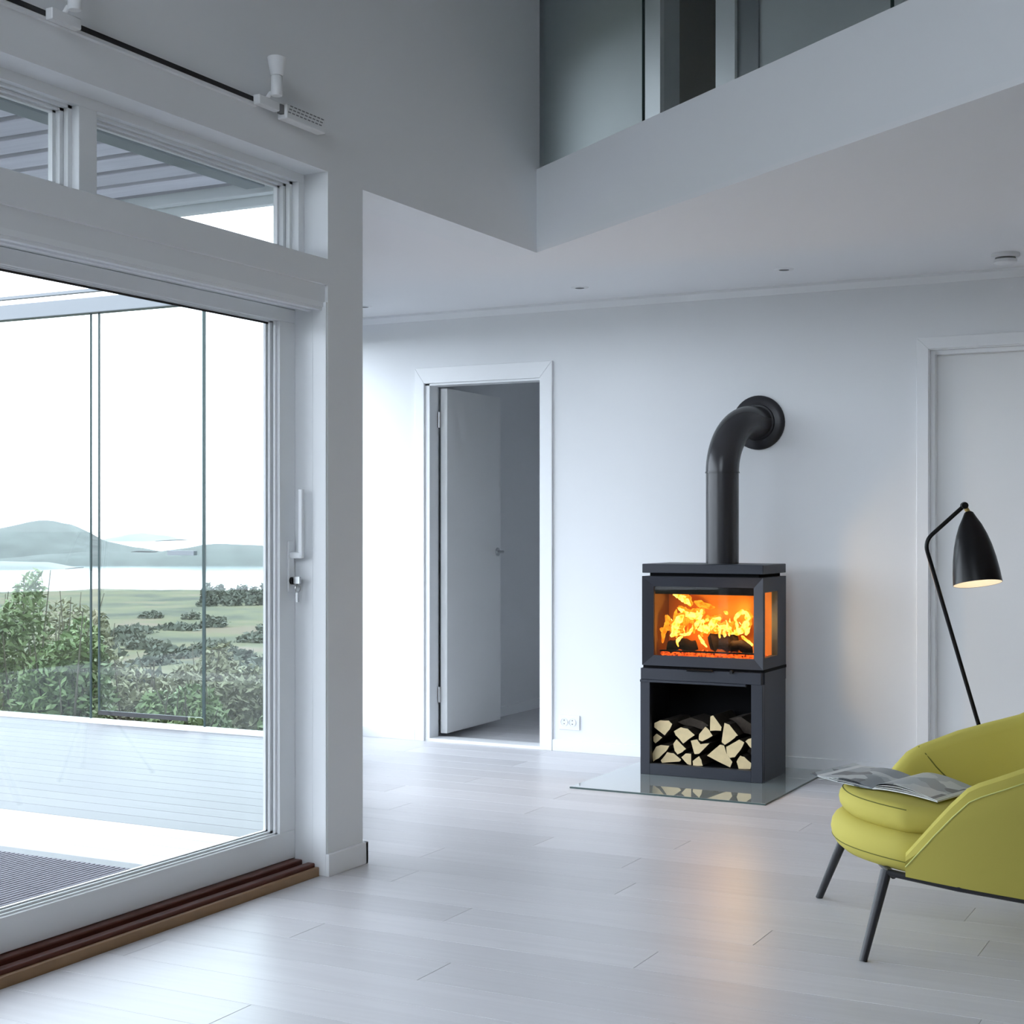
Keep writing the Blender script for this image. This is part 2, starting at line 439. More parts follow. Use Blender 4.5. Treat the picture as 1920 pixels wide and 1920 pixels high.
# lever handle, lock and key
hp = part(boxm(lx1, lx1 + 0.008, 4.294, 4.326, 0.985, 1.165), 'handle_plate', 'frame', d3, bevel=0.003)
hl = MB().box(lx1 + 0.006, lx1 + 0.052, 4.300, 4.318, 1.104, 1.126)
hl.box(lx1 + 0.040, lx1 + 0.058, 4.302, 4.318, 1.104, 1.345)
hl.build('lever', 'frame', hp, origin=d3.location, bevel=0.004)
MB().lathe([(0.0, 0), (0.013, 0), (0.013, 0.012), (0, 0.012)], (lx1 + 0.007, 4.309, 1.026), (1, 0, 0), 16).build('lock_cylinder', 'black', hp, origin=d3.location)
ky = MB().box(lx1 + 0.018, lx1 + 0.045, 4.304, 4.314, 1.016, 1.040)
ky.tube([(lx1 + 0.036, 4.309 + 0.014*math.cos(t), 1.000 + 0.014*math.sin(t)) for t in [k*math.pi/8 for k in range(17)]], 0.0025, 6)
ky.box(lx1 + 0.030, lx1 + 0.038, 4.303, 4.314, 0.952, 0.985)
ky.build('key', 'steel', hp, origin=d3.location)

# ------------------------------------------------------------ slanting glazed wall behind the post
sl = ssetting('window_2', 'tall window wall running back behind the post', 'window', (HX0, 4.57, 0))
ln = math.hypot(HX1 - HX0, B - 4.57); sl.rotation_euler = (0, 0, math.atan2(B - 4.57, HX1 - HX0))
def sp(mb, name, mat, **k): return mb.build(name, mat, sl, **k)
sp(boxm(0, ln, -0.05, 0.05, -0.01, 0.10), 'bottom_rail', 'frame')
sp(boxm(0, ln, -0.05, 0.05, 2.30, CZ), 'top_rail', 'frame')
for a in (0.03, ln/3, 2*ln/3, ln - 0.03):
    sp(boxm(a - 0.03, a + 0.03, -0.05, 0.05, 0.10, 2.30), 'mullion', 'frame')
for k in range(3):
    sp(boxm(k*ln/3 + 0.04, (k+1)*ln/3 - 0.04, -0.003, 0.003, 0.10, 2.30), 'pane', 'glass')

# ------------------------------------------------------------ stove wall (back) with two doorways
D1 = (-4.394, -3.660); D2 = (-1.581, -0.70); DH = 2.030; DH2 = 2.074
bw = MB()
BT = 0.12
bw.box(slant_x(B) - 0.05, D1[0], B, B + BT, -0.16, CZ + 0.3)
bw.box(D1[0], D1[1], B, B + BT, DH, CZ + 0.3)
bw.box(D1[1], D2[0], B, B + BT, -0.16, CZ + 0.3)
bw.box(D2[0], D2[1], B, B + BT, DH2, CZ + 0.3).box(D2[0] - 0.1, D2[1] + 0.1, B + BT, B + BT + 0.02, -0.01, DH2 + 0.1)
bw.box(D2[1], XR, B, B + BT, -0.16, CZ + 0.3)
structure('wall_back', 'white wall behind the wood stove', 'wall', bw, 'wall')
b2 = MB()
for a, b_ in [(slant_x(B) + 0.03, D1[0] - 0.062), (D1[1] + 0.076, D2[0] - 0.047), (D2[1] + 0.047, XR)]:
    b2.box(a, b_, B - 0.012, B, 0, 0.062)
structure('baseboard_back', 'low white skirting along the stove wall', 'baseboard', b2, 'trim', bevel=0.002)
tr = MB().prism([(B, CZ), (B, CZ - 0.042), (B - 0.008, CZ - 0.042), (B - 0.03, CZ - 0.012), (B - 0.03, CZ)], slant_x(B), XR, axis='x')
structure('trim_1', 'slim white cornice along the top of the stove wall', 'trim', tr, 'trim')

# open door in the left doorway
d1 = ssetting('door_1', 'white doorway with the door standing open into a dim hall', 'door', (-4.03, B, 0))
cw = 0.075
def casing(par, xa, xb, h, wl_, wr):
    zt = h + (0.09 if par is d1 else 0.058)
    part(MB().prism([(xa - wl_, 0), (xa, 0), (xa, h), (xa - wl_, zt)], B - 0.014, B, axis='y'), 'casing', 'trim', par, bevel=0.0025)
    part(MB().prism([(xb, 0), (xb + wr, 0), (xb + wr, zt), (xb, h)], B - 0.014, B, axis='y'), 'casing', 'trim', par, bevel=0.0025)
    part(MB().prism([(xa - wl_, zt), (xa, h), (xb, h), (xb + wr, zt)], B - 0.014, B, axis='y'), 'casing', 'trim', par, bevel=0.0025)
casing(d1, D1[0], D1[1], DH, 0.060, 0.075)
jm = MB().box(D1[0], D1[0] + 0.03, B, B + 0.10, 0, DH).box(D1[1] - 0.006, D1[1], B, B + 0.10, 0, DH).box(D1[0], D1[1], B, B + 0.10, DH - 0.012, DH)
part(jm, 'door_lining', 'trim', d1, bevel=0.0015)
part(boxm(D1[0], D1[1], B - 0.002, B + 0.12, -0.014, 0.016), 'doorstep', 'trim', d1, bevel=0.003)
leaf = MB().box(0, 0.042, 0, 0.70, 0, 1.975).build('door_leaf', 'door', d1, bevel=0.002)
leaf.location = (-4.350 + 4.03, 0.100, 0.034); leaf.rotation_euler = (0, 0, R(2))
for hz in (0.21, 1.785):
    h = MB().lathe([(0, 0), (0.009, 0), (0.009, 0.09), (0, 0.09)], (-4.356, B + 0.095, hz), (0, 0, 1), 12)
    h.box(-4.364, -4.35, B + 0.092, B + 0.098, hz, hz + 0.09)
    part(h, 'hinge', 'steel', d1)
kn = MB().lathe([(0, 0), (0.026, 0), (0.026, 0.006), (0.008, 0.008), (0.008, 0.04), (0.0, 0.04)], (0.042, 0.655, 1.03), (1, 0, 0), 20)
kn.tube([(0.080, 0.655, 1.03), (0.082, 0.63, 1.03), (0.082, 0.56, 1.03)], 0.008, 10)
kn.build('door_handle', 'steel', leaf, smooth=True)

# hall behind the open door
hall = MB()
hall.box(-4.65, -4.53, B + BT, 10.2, -0.16, 2.5)
hall.box(-3.2, -3.1, B + BT, 10.2, -0.16, 2.5)
hall.box(-4.65, -3.1, 10.2, 10.3, -0.16, 2.5)
structure('wall_hall', 'plain pale hall walls beyond the open door', 'wall', hall, 'wall')
structure('ceiling_hall', 'hall ceiling beyond the open door', 'ceiling', boxm(-4.65, -3.1, B + BT, 10.3, 2.5, 2.56), 'ceiling')
structure('baseboard_hall', 'white skirting on the hall wall', 'baseboard', boxm(-4.53, -4.518, B + BT, 10.2, 0, 0.062), 'trim')
hf = structure('floor_hall', 'pale board floor of the hall beyond the door', 'floor', boxm(-4.65, -3.1, B + BT, 10.2, -0.16, -0.014), 'subfloor')
y = B + BT; row = 0
while y < 10.2:
    xs = [-4.53, -4.53 + [0.9, 0.4, 0.65][row % 3], -3.2]
    for a, b_ in zip(xs, xs[1:]): plank(hf, 'floor', a, b_, y, min(y + PW, 10.2), -0.014, 0, 'floor_board')
    y += PW; row += 1

# closed door on the right
d2 = ssetting('door_2', 'closed plain white door with mitred casing', 'door', (-1.1, B, 0))
casing(d2, D2[0] + 0.012, D2[1] - 0.012, DH2 - 0.002, 0.057, 0.057)
jm = MB().box(D2[0], D2[0] + 0.014, B - 0.002, B + 0.12, 0, DH2).box(D2[1] - 0.014, D2[1], B - 0.002, B + 0.12, 0, DH2).box(D2[0] + 0.014, D2[1] - 0.014, B - 0.002, B + 0.12, DH2 - 0.006, DH2)
part(jm, 'door_lining', 'trim', d2, bevel=0.0015)
jm = MB().box(D2[0] + 0.014, D2[0] + 0.034, B + 0.03, B + 0.075, 0, DH2 - 0.006).box(D2[1] - 0.034, D2[1] - 0.014, B + 0.03, B + 0.075, 0, DH2 - 0.006).box(D2[0] + 0.034, D2[1] - 0.034, B + 0.03, B + 0.075, DH2 - 0.026, DH2 - 0.006)
part(jm, 'door_stop', 'trim', d2, bevel=0.0015)
part(boxm(D2[0] + 0.017, D2[1] - 0.017, B + 0.0755, B + 0.115, 0.006, DH2 - 0.009), 'door_leaf', 'door', d2, bevel=0.002)

# wall socket
so = thing('wall_socket', 'white double power socket low on the wall beside the open doorway', 'socket', (-3.482, B, 0.16))
part(boxm(-3.545, -3.422, B - 0.009, B, 0.118, 0.198), 'socket_plate', 'plastic', so, bevel=0.003)
for xx in (-3.513, -3.464):
    rc = MB().lathe([(0.0, 0.0102), (0.016, 0.0102), (0.0195, 0.010), (0.0195, 0.0125), (0.0215, 0.0125), (0.0215, 0.008)], (xx, B, 0.160), (0, -1, 0), 24)
    r_ = part(rc, 'socket_recess', 'plastic', so)
    for dz in (-0.0095, 0.0095):
        MB().lathe([(0.0, 0), (0.0032, 0), (0.0032, 0.002), (0, 0.002)], (xx, B - 0.0102, 0.160 + dz), (0, -1, 0), 10).build('pin_hole', 'greyplastic', r_, origin=so.location)

# ------------------------------------------------------------ ceilings, loft edge, other walls
lc = MB().prism([(slant_x(B), B), (slant_x(4.57) - 0.01, 4.568), (W - WT, 4.568), (W - WT, 6.0), (W, 6.0), FC, (XR, fas_y(XR)), (XR, B)], CZ, CZ + 0.02)
structure('ceiling', 'white lower ceiling under the loft', 'ceiling', lc, 'ceiling')
lo = MB().prism([FC, (XR, fas_y(XR)), (XR, 13.0), (-5.05, 13.0), (-5.05, 7.42), (slant_x(6.01), 6.01), (W, 6.01)], CZ + 0.02, 2.80)
structure('ceiling_loft_edge', 'white slab edge of the loft floor', 'ceiling', lo, 'wall')
structure('wall_header', 'white wall over the opening beside the post', 'wall', boxm(W - WT, W, 4.568, 6.0, CZ, 2.449), 'wall')
structure('ceiling_upper', 'high ceiling over the double-height room', 'ceiling', MB().prism([(W - WT, YB), (XR, YB), (XR, 13.0), (-5.15, 13.0), (-5.15, 7.42), (slant_x(6.0) - 0.1, 6.0), (W - WT, 6.0)], HI, HI + 0.1), 'ceiling')
rw = MB().box(XR, XR + 0.15, YB, 13.0, -0.16, HI)
structure('wall_right', 'unseen side wall darkened to cut bounce light', 'wall', rw, 'dimwall')
wb = MB()
yb0, yb1 = YB - 0.15, YB
wx0, wx1 = -2.7, 0.6
wb.box(W - WT, wx0, yb0, yb1, -0.16, HI).box(wx1, XR + 0.15, yb0, yb1, -0.16, HI)
wb.box(wx0, wx1, yb0, yb1, -0.16, 0.7).box(wx0, wx1, yb0, yb1, 0.7, 2.5).box(wx0, wx1, yb0, yb1, 4.8, HI)
structure('wall_front', 'unseen wall opposite the stove, darkened to cut bounce, with the added fill window', 'wall', wb, 'dimwall')
w3 = ssetting('fill_window_front', 'unseen wide high window added for fill daylight opposite the stove', 'window', ((wx0 + wx1) / 2, YB - 0.1, 0.7))  # invented opening out of view, letting fill daylight in from behind
for za, zb in [(2.5, 4.8)]:
    a, b_ = wx0, wx1
    part(boxm(a, b_, YB - 0.10, YB - 0.095, za, zb), 'pane', 'glass', w3)
    part(MB().box(a, a+0.06, YB-0.13, YB-0.07, za, zb).box(b_-0.06, b_, YB-0.13, YB-0.07, za, zb).box(a+0.06, b_-0.06, YB-0.13, YB-0.07, za, za+0.06).box(a+0.06, b_-0.06, YB-0.13, YB-0.07, zb-0.06, zb), 'sash', 'frame', w3)

# loft: partition parallel to the slab edge, doorway and glass balustrade
LP = Vector((-3.398, 8.94)); LD = Vector(FD)
def lpt(t, off=0.0): q = LP + LD * t + Vector((0.582, 0.813)) * off; return (q.x, q.y)
def lbox(t0, t1, o0, o1, z0, z1): return MB().prism([lpt(t0, o0), lpt(t1, o0), lpt(t1, o1), lpt(t0, o1)], z0, z1)
lw = ssetting('wall_loft', 'grey shaded loft partition with a doorway', 'wall', (LP.x, LP.y, 2.8))
def lpart(mb, name, mat): return mb.build(name, mat, lw, origin=lw.location)
TD0, TD1 = -0.286, 0.341
lpart(lbox(-2.4, TD0, 0, 0.12, 2.8, HI), 'wall_panel', 'loftwall')
lpart(lbox(TD1, 6.5, 0, 0.12, 2.8, HI), 'wall_panel', 'loftwall')
lpart(lbox(TD0, TD1, 0, 0.12, 4.85, HI), 'wall_panel', 'loftwall')
lpart(lbox(TD0 - 0.18, TD0, -0.03, 0.0, 2.8, 4.95), 'door_casing', 'trim')
lpart(lbox(TD1, TD1 + 0.20, -0.03, 0.0, 2.8, 4.95), 'door_casing', 'trim')
lpart(lbox(TD1 + 0.20, TD1 + 0.41, -0.012, 0.0, 2.8, 4.95), 'side_panel', 'greybeam')
lpart(lbox(TD1 + 0.32, TD1 + 0.38, -0.02, -0.012, 2.8, 3.62), 'panel_strip', 'trim')
lpart(lbox(-1.6, 2.0, 1.5, 1.6, 2.8, HI), 'room_wall', 'olive')
lpart(lbox(TD0 - 0.02, TD0 + 0.0, 0.12, 1.5, 2.8, HI), 'room_wall', 'olive')
lsw = MB().box(-5.15, -5.05, 7.42, 13.0, 2.8, 3.3).box(-5.15, -5.05, 7.42, 13.0, 4.7, HI).box(-5.15, -5.05, 7.42, 8.5, 3.3, 4.7).box(-5.15, -5.05, 9.3, 13.0, 3.3, 4.7)
lsw.box(-5.15, XR, 13.0, 13.1, 2.8, HI).prism([(W - WT, 5.9), (W - WT, 6.0), (slant_x(6.0), 6.0), (-5.05, 7.42), (-5.15, 7.42), (slant_x(5.9) - 0.1, 5.9)], 2.45, HI)
structure('wall_loft_side', 'outer walls of the loft', 'wall', lsw, 'loftwall')
w4 = ssetting('fill_window_loft', 'unseen side window added to brighten the loft', 'window', (-5.1, 8.7, 3.3))  # invented opening out of view, lifting the brightness of the loft
part(boxm(-5.105, -5.10, 8.5, 9.3, 3.3, 4.7), 'pane', 'glass', w4)
part(MB().box(-5.13, -5.07, 8.5, 8.56, 3.3, 4.7).box(-5.13, -5.07, 9.24, 9.3, 3.3, 4.7).box(-5.13, -5.07, 8.56, 9.24, 3.3, 3.36).box(-5.13, -5.07, 8.56, 9.24, 4.64, 4.7), 'sash', 'frame', w4)
gb = thing('glass_balustrade', 'clear glass balustrade along the loft edge', 'balustrade', (FC[0], FC[1], 2.8))
def fbox(t0, t1, o0, o1, z0, z1):
    P_ = lambda t, o: (FC[0] + FD[0]*t + 0.582*o, FC[1] + FD[1]*t + 0.813*o)
    return MB().prism([P_(t0, o0), P_(t1, o0), P_(t1, o1), P_(t0, o1)], z0, z1)
for t0, t1 in [(0.03, 0.855), (0.867, 2.3), (2.312, 4.0), (4.012, 5.8)]:
    g = part(fbox(t0, t1, 0.02, 0.03, 2.80, 3.75), 'glass_panel', 'glass', gb)
    fbox(t1 - 0.004, t1 + 0.001, 0.0195, 0.0305, 2.80, 3.75).build('panel_edge', 'glassedge', g, origin=gb.location)
part(fbox(0.02, 5.8, 0.01, 0.04, 3.75, 3.79), 'handrail', 'steel', gb)

# ------------------------------------------------------------ ceiling fittings
for i, (xx, yy) in enumerate([(-4.55, 6.98), (-3.22, 6.93), (-2.14, 6.89)]):
    lab = ['small recessed ceiling spot beside the top of the post', 'small recessed ceiling spot above the open doorway',
           'small recessed ceiling spot above the flue pipe'][i]
    t = thing('recessed_spot', lab, 'ceiling light', (xx, yy, CZ), group='recessed ceiling spots')
    MB().lathe([(0.024, 0.0), (0.024, -0.004), (0.042, -0.003), (0.045, 0.0)], (0, 0, 0)).build('trim_ring', 'plastic', t, smooth=True)
    MB().lathe([(0.0, -0.0005), (0.0235, -0.0008), (0.0235, -0.003)], (0, 0, 0)).build('lamp_recess', 'greyplastic', t)
sd = thing('smoke_detector', 'round white smoke detector on the lower ceiling', 'smoke detector', (-1.145, 6.95, CZ))
MB().lathe([(0.0, 0), (0.062, 0), (0.062, -0.014), (0.054, -0.018), (0, -0.018)], seg=32).build('base_ring', 'plastic', sd, smooth=True)
MB().lathe([(0.0, -0.018), (0.044, -0.018), (0.044, -0.027), (0, -0.027)], seg=32).build('sensor_gap', 'greyplastic', sd)
MB().lathe([(0.0, -0.027), (0.050, -0.027), (0.050, -0.040), (0.040, -0.046), (0, -0.046)], seg=32).build('cover', 'plastic', sd, smooth=True)

# track with two upward spots on the window wall
tk = thing('light_track', 'slim white lighting track with black slot on the window wall', 'track', (W, 2.9, 2.575))
part(boxm(W, W + 0.016, 1.2, 3.93, 2.570, 2.598), 'rail', 'plastic', tk)
part(boxm(W + 0.0155, W + 0.018, 1.2, 3.925, 2.580, 2.595), 'slot', 'trackblack', tk)
def wall_spot(yy, label, driver):
    t = thing('wall_spot', label, 'spotlight', (W + 0.016, yy, 2.585), group='spots on the wall track')
    MB().box(0.002, 0.028, -0.055, 0.055, -0.016, 0.016).build('adapter', 'plastic', t, bevel=0.004)
    MB().tube([(0.014, 0, 0.012), (0.03, 0, 0.03), (0.055, 0, 0.03)], 0.007, 10).build('arm', 'plastic', t, smooth=True)
    MB().lathe([(0, 0), (0.017, 0), (0.019, 0.004), (0.019, 0.062), (0.017, 0.064), (0, 0.064)], (0.055, 0, 0.018), seg=24).build('lamp_body', 'plastic', t, smooth=True)
    MB().lathe([(0.016, 0.0), (0.0205, 0.004), (0.030, 0.058), (0.028, 0.060), (0.018, 0.012), (0, 0.012)], (0.055, 0, 0.083), seg=24).build('reflector', 'plastic', t, smooth=True)
    if driver:
        dr = MB().box(0.002, 0.040, 0.075, 0.300, -0.034, 0.016).build('driver_box', 'plastic', t, bevel=0.005)
        for k in range(9):
            for j in range(3):
                boxm(0.0385, 0.0412, 0.095 + k*0.022 - j*0.006, 0.109 + k*0.022 - j*0.006, 0.009 - j*0.011, 0.0125 - j*0.011).build('vent_slot', 'greyplastic', dr)
        boxm(0.016, 0.030, 0.056, 0.0745, -0.020, 0.010).build('connector', 'greyplastic', t)
wall_spot(3.955, 'white upward spotlight with a vented driver box at the track end', True)
wall_spot(3.05, 'white upward spotlight without driver box in the middle of the track', False)

# ------------------------------------------------------------ wood stove
SX0, SX1, SF, SBk = -2.838, -2.224, 6.83, 7.19
HT = 0.008
hp_ = thing('hearth_plate', 'square smoked glass hearth plate on the floor under the stove', 'hearth', (-2.52, 6.82, 0))
part(boxm(-2.995, -2.052, 6.335, 7.345, 0.0, HT), 'plate', ['hearth'], hp_, bevel=0.0015)
part(boxm(-2.995, -2.052, 6.3335, 6.335, 0.0, HT - 0.001), 'edge_strip', 'hearth_edge', hp_)
part(boxm(-2.052, -2.0505, 6.335, 7.345, 0.0, HT - 0.001), 'edge_strip', 'hearth_edge', hp_)

st = thing('wood_stove', 'charcoal steel wood stove with glass on front and sides above an open log box', 'stove', (-2.53, 7.0, HT))
def sb(mb, name, mat, **k): return mb.build(name, mat, st, origin=st.location, **k)
sb(boxm(SX0, SX1, SF, SBk, 0.991, 1.035), 'top_plate', 'stove', bevel=0.003)
sb(boxm(SX0 + 0.03, SX1 - 0.03, SF + 0.03, SBk, 0.974, 0.991), 'top_recess', 'stovein')
# firebox: mitred front frame, side frames, back and liner
z0, z1 = 0.540, 0.975; ga, gb_, gz0, gz1 = -2.784, -2.275, 0.589, 0.925
yf, yi = SF, SF + 0.018
ff = MB()
def mit(a, b_, c, d):   # outer a,b / inner d,c quads with a sloping inner bevel
    ff.add([(a[0], yf, a[1]), (b_[0], yf, b_[1]), (c[0], yi, c[1]), (d[0], yi, d[1])], [(0, 1, 2, 3)])
    ff.add([(a[0], yf + 0.03, a[1]), (b_[0], yf + 0.03, b_[1]), (c[0], yf + 0.03, c[1]), (d[0], yf + 0.03, d[1])], [(3, 2, 1, 0)])
    ff.add([(a[0], yf, a[1]), (b_[0], yf, b_[1]), (b_[0], yf + 0.03, b_[1]), (a[0], yf + 0.03, a[1])], [(3, 2, 1, 0)])
    ff.add([(d[0], yi, d[1]), (c[0], yi, c[1]), (c[0], yf + 0.03, c[1]), (d[0], yf + 0.03, d[1])], [(0, 1, 2, 3)])
o_ = [(SX0, z0), (SX1, z0), (SX1, z1), (SX0, z1)]; i_ = [(ga, gz0), (gb_, gz0), (gb_, gz1), (ga, gz1)]
for k in range(4): mit(o_[k], o_[(k+1) % 4], i_[(k+1) % 4], i_[k])
dfr = sb(ff, 'door_frame', 'stove')
gl_ = boxm(ga, gb_, yi + 0.006, yi + 0.010, gz0, gz1).build('front_glass', 'stoveglass', dfr, origin=st.location)
sg0, sg1 = SF + 0.030, SF + 0.215
for s_, xa, xb in [(-1, SX0, SX0 + 0.03), (1, SX1 - 0.03, SX1)]:
    sd_ = MB().box(xa, xb, SF + 0.03, sg1 + 0.01, z0, 0.595).box(xa, xb, SF + 0.03, sg1 + 0.01, 0.905, z1)
    sd_.box(xa, xb, sg1 + 0.01, SBk, z0, z1)
    q = sb(sd_, 'side_frame', 'stove')
    xm = (xa + xb) / 2
    boxm(xm - 0.002, xm + 0.002, SF + 0.03, sg1 + 0.01, 0.595, 0.905).build('side_glass', 'stoveglass', q, origin=st.location)
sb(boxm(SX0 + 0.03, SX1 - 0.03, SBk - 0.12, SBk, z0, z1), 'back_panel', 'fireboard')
sb(boxm(SX0 + 0.03, SX1 - 0.03, SF + 0.03, SBk - 0.12, z0, 0.560), 'firebox_floor', 'stovein')
sb(boxm(SX0 + 0.03, SX1 - 0.03, SF + 0.03, SBk - 0.12, 0.900, z1), 'baffle', 'stovein')
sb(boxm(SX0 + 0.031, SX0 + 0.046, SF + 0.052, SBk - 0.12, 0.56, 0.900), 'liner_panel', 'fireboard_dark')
sb(boxm(ga + 0.0, gb_, SF + 0.036, SF + 0.050, 0.888, 0.925), 'air_baffle', 'stovein')
sb(MB().box(ga + 0.02, gb_ + 0.01, SF + 0.048, SF + 0.060, 0.606, 0.614), 'grate_bar', 'stovein')
# band, log box
sb(boxm(SX0 - 0.002, SX1 + 0.002, SF + 0.02, SBk, 0.526, 0.540), 'door_gap', 'stovein')
sb(boxm(SX0 - 0.006, SX1 - 0.008, SF - 0.004, SF + 0.03, 0.470, 0.526), 'valance', 'stove', bevel=0.002)
sb(boxm(SX0 - 0.008, -2.305, SF - 0.010, SF + 0.015, 0.458, 0.470), 'valance_lip', 'stove', bevel=0.002)
sb(boxm(SX0 - 0.008, SX1, SF + 0.03, SBk, 0.470, 0.526), 'shelf_plate', 'stove')
hl = MB().box(-2.60, -2.47, SF - 0.022, SF - 0.006, 0.520, 0.530).box(-2.585, -2.575, SF - 0.01, SF + 0.02, 0.520, 0.530).box(-2.495, -2.485, SF - 0.01, SF + 0.02, 0.520, 0.530)
sb(hl, 'door_handle', 'stovein', bevel=0.002)
sb(MB().lathe([(0, 0), (0.009, 0), (0.009, 0.02), (0, 0.02)], (-2.375, SF - 0.004, 0.526), (0, -1, 0), 14), 'air_knob', 'black')
LX0, LX1 = SX0 - 0.008, SX1 - 0.002; lb = MB()
lb.box(LX0, LX0 + 0.05, SF - 0.003, SF + 0.03, HT, 0.470).box(LX1 - 0.055, LX1, SF - 0.003, SF + 0.03, HT, 0.470).box(LX0 + 0.05, LX1 - 0.055, SF - 0.003, SF + 0.03, HT, 0.062)
sb(lb, 'log_box_frame', 'stove', bevel=0.002)
sb(boxm(LX0, LX0 + 0.012, SF + 0.03, SBk, HT, 0.47), 'side_panel', 'stove')
sb(boxm(LX1 - 0.012, LX1, SF + 0.03, SBk, HT, 0.47), 'side_panel', 'stove')
sb(MB().box(LX0 + 0.012, LX1 - 0.012, SF + 0.03, SBk, HT, 0.058).box(LX0 + 0.012, LX1 - 0.012, SBk - 0.015, SBk, 0.058, 0.47), 'log_box_liner', 'stovein')

# flue pipe
fp = thing('flue_pipe', 'black steel flue pipe bending from the stove top into the wall', 'flue pipe', (-2.506, 7.03, 1.035))
px, py, pr = -2.503, 7.05, 0.0805
FZ = 1.745
mbp = MB(); mbp.tube([(px, py, 1.035), (px, py, FZ - 0.262)], pr, 40, cap=False); part(mbp, 'straight_pipe', 'pipe', fp, smooth=True)
pts = []; RB = 0.19
ex, ey = -2.418, B
dv = Vector((ex - px, ey - py, 0)); hl_ = dv.length; dv.normalize(); RB = 0.262
for k in range(19):
    a = math.pi / 2 * k / 18
    pts.append((px + dv.x * RB * (1 - math.cos(a)), py + dv.y * RB * (1 - math.cos(a)), FZ - RB + RB * math.sin(a)))
pts.append((px + dv.x * (hl_ - 0.002), py + dv.y * (hl_ - 0.002), FZ))
part(MB().tube(pts, pr + 0.001, 40, cap=False), 'elbow', 'pipe', fp, smooth=True)
part(MB().lathe([(pr + 0.0005, -0.004), (pr + 0.004, -0.003), (pr + 0.004, 0.003), (pr + 0.0005, 0.004)], (px, py, FZ - 0.262), seg=40), 'joint_bead', 'pipe', fp, smooth=True)
an = math.radians(-0)
hatch = []
part(MB().lathe([(pr, 0.034), (pr + 0.008, 0.034), (pr + 0.012, 0.024), (pr + 0.030, 0.020), (0.134, 0.016), (0.138, 0.010), (0.138, 0.0), (pr, 0.0)], (ex - 0.004, B, FZ), (0, -1, 0), 48), 'wall_collar', 'collar', fp, smooth=True)

# ------------------------------------------------------------ firewood in the log box
# end faces (x, z on the front of the pile), pixels of a detail measured into metres
def lz(u, v):
    a = (1180 + u / 6 - 960) / 2823; b_ = -((1240 + v / 6) - 990) / 2823
    th = R(27.5); rx = -math.sin(th) + a * math.cos(th); ry = math.cos(th) + a * math.sin(th)
    t = 6.872 / ry
    return (rx * t, 1.21 + b_ * t)
LOGS = [
 ([(285,690),(350,660),(450,665),(490,705),(460,760),(405,835),(375,815),(280,740)], 'fan-shaped split log lying on top of a small triangular log'),
 ([(490,790),(570,745),(650,760),(735,830),(600,930),(510,830)], 'broad lozenge split log near the top of the pile'),
 ([(850,735),(890,770),(935,840),(815,905),(770,890),(775,820)], 'small reddish wedge log under the topmost log'),
 ([(905,620),(940,605),(1035,740),(1030,785),(900,785)], 'topmost pale split log with a flat bottom'),
 ([(1070,690),(1130,705),(1225,830),(1190,860),(1075,945),(1040,910)], 'tall yellow split log leaning beside the topmost log'),
 ([(262,850),(300,815),(368,858),(290,925),(262,900)], 'small triangular split log under the fan-shaped log'),
 ([(255,1040),(300,960),(350,940),(450,950),(420,1010),(330,1090),(265,1130)], 'curved split log leaning against the side of the log box'),
 ([(345,1120),(420,1020),(490,1035),(580,1110),(560,1130),(360,1155)], 'low wedge log on the box floor next to the curved log'),
 ([(490,930),(530,875),(640,985),(600,1020),(540,1050),(510,1010)], 'slim slanting split log below the lozenge log'),
 ([(580,1080),(630,1035),(695,1040),(695,1170),(650,1160)], 'small square-topped split log on the box floor'),
 ([(690,890),(760,880),(800,930),(905,925),(780,1045),(730,1045)], 'grey Y-shaped split log in the middle of the pile'),
 ([(715,1120),(790,1062),(815,1110),(835,1175),(720,1175)], 'smallest pale split log on the floor under the grey log'),
 ([(860,1065),(1010,935),(1060,950),(1090,1040),(1155,1140),(1130,1200)], 'largest yellow triangular split log resting low in the pile'),
 ([(1090,960),(1160,920),(1240,875),(1300,910),(1250,1000),(1190,1080),(1130,1090),(1100,1050)], 'rounded yellow split log beside the largest triangular log'),
 ([(1200,1130),(1240,1060),(1290,1075),(1370,1150),(1360,1220),(1225,1225)], 'pale round-cornered split log on the box floor below the rounded log'),
 ([(1305,900),(1340,870),(1372,865),(1376,985),(1340,950)], 'narrow split log squeezed between the rounded log and the side panel'),
 ([(1262,1040),(1320,960),(1370,1010),(1372,1130),(1300,1065)], 'dark bark-faced log behind the round-cornered log'),
 ([(470,700),(620,650),(760,690),(840,740),(790,800),(660,755),(560,738)], 'dark bark-covered log lying at the back of the pile top'),
 ([(1060,660),(1200,640),(1320,720),(1330,850),(1240,830),(1140,700)], 'dark bark-covered log lying behind the tall yellow log'),
]
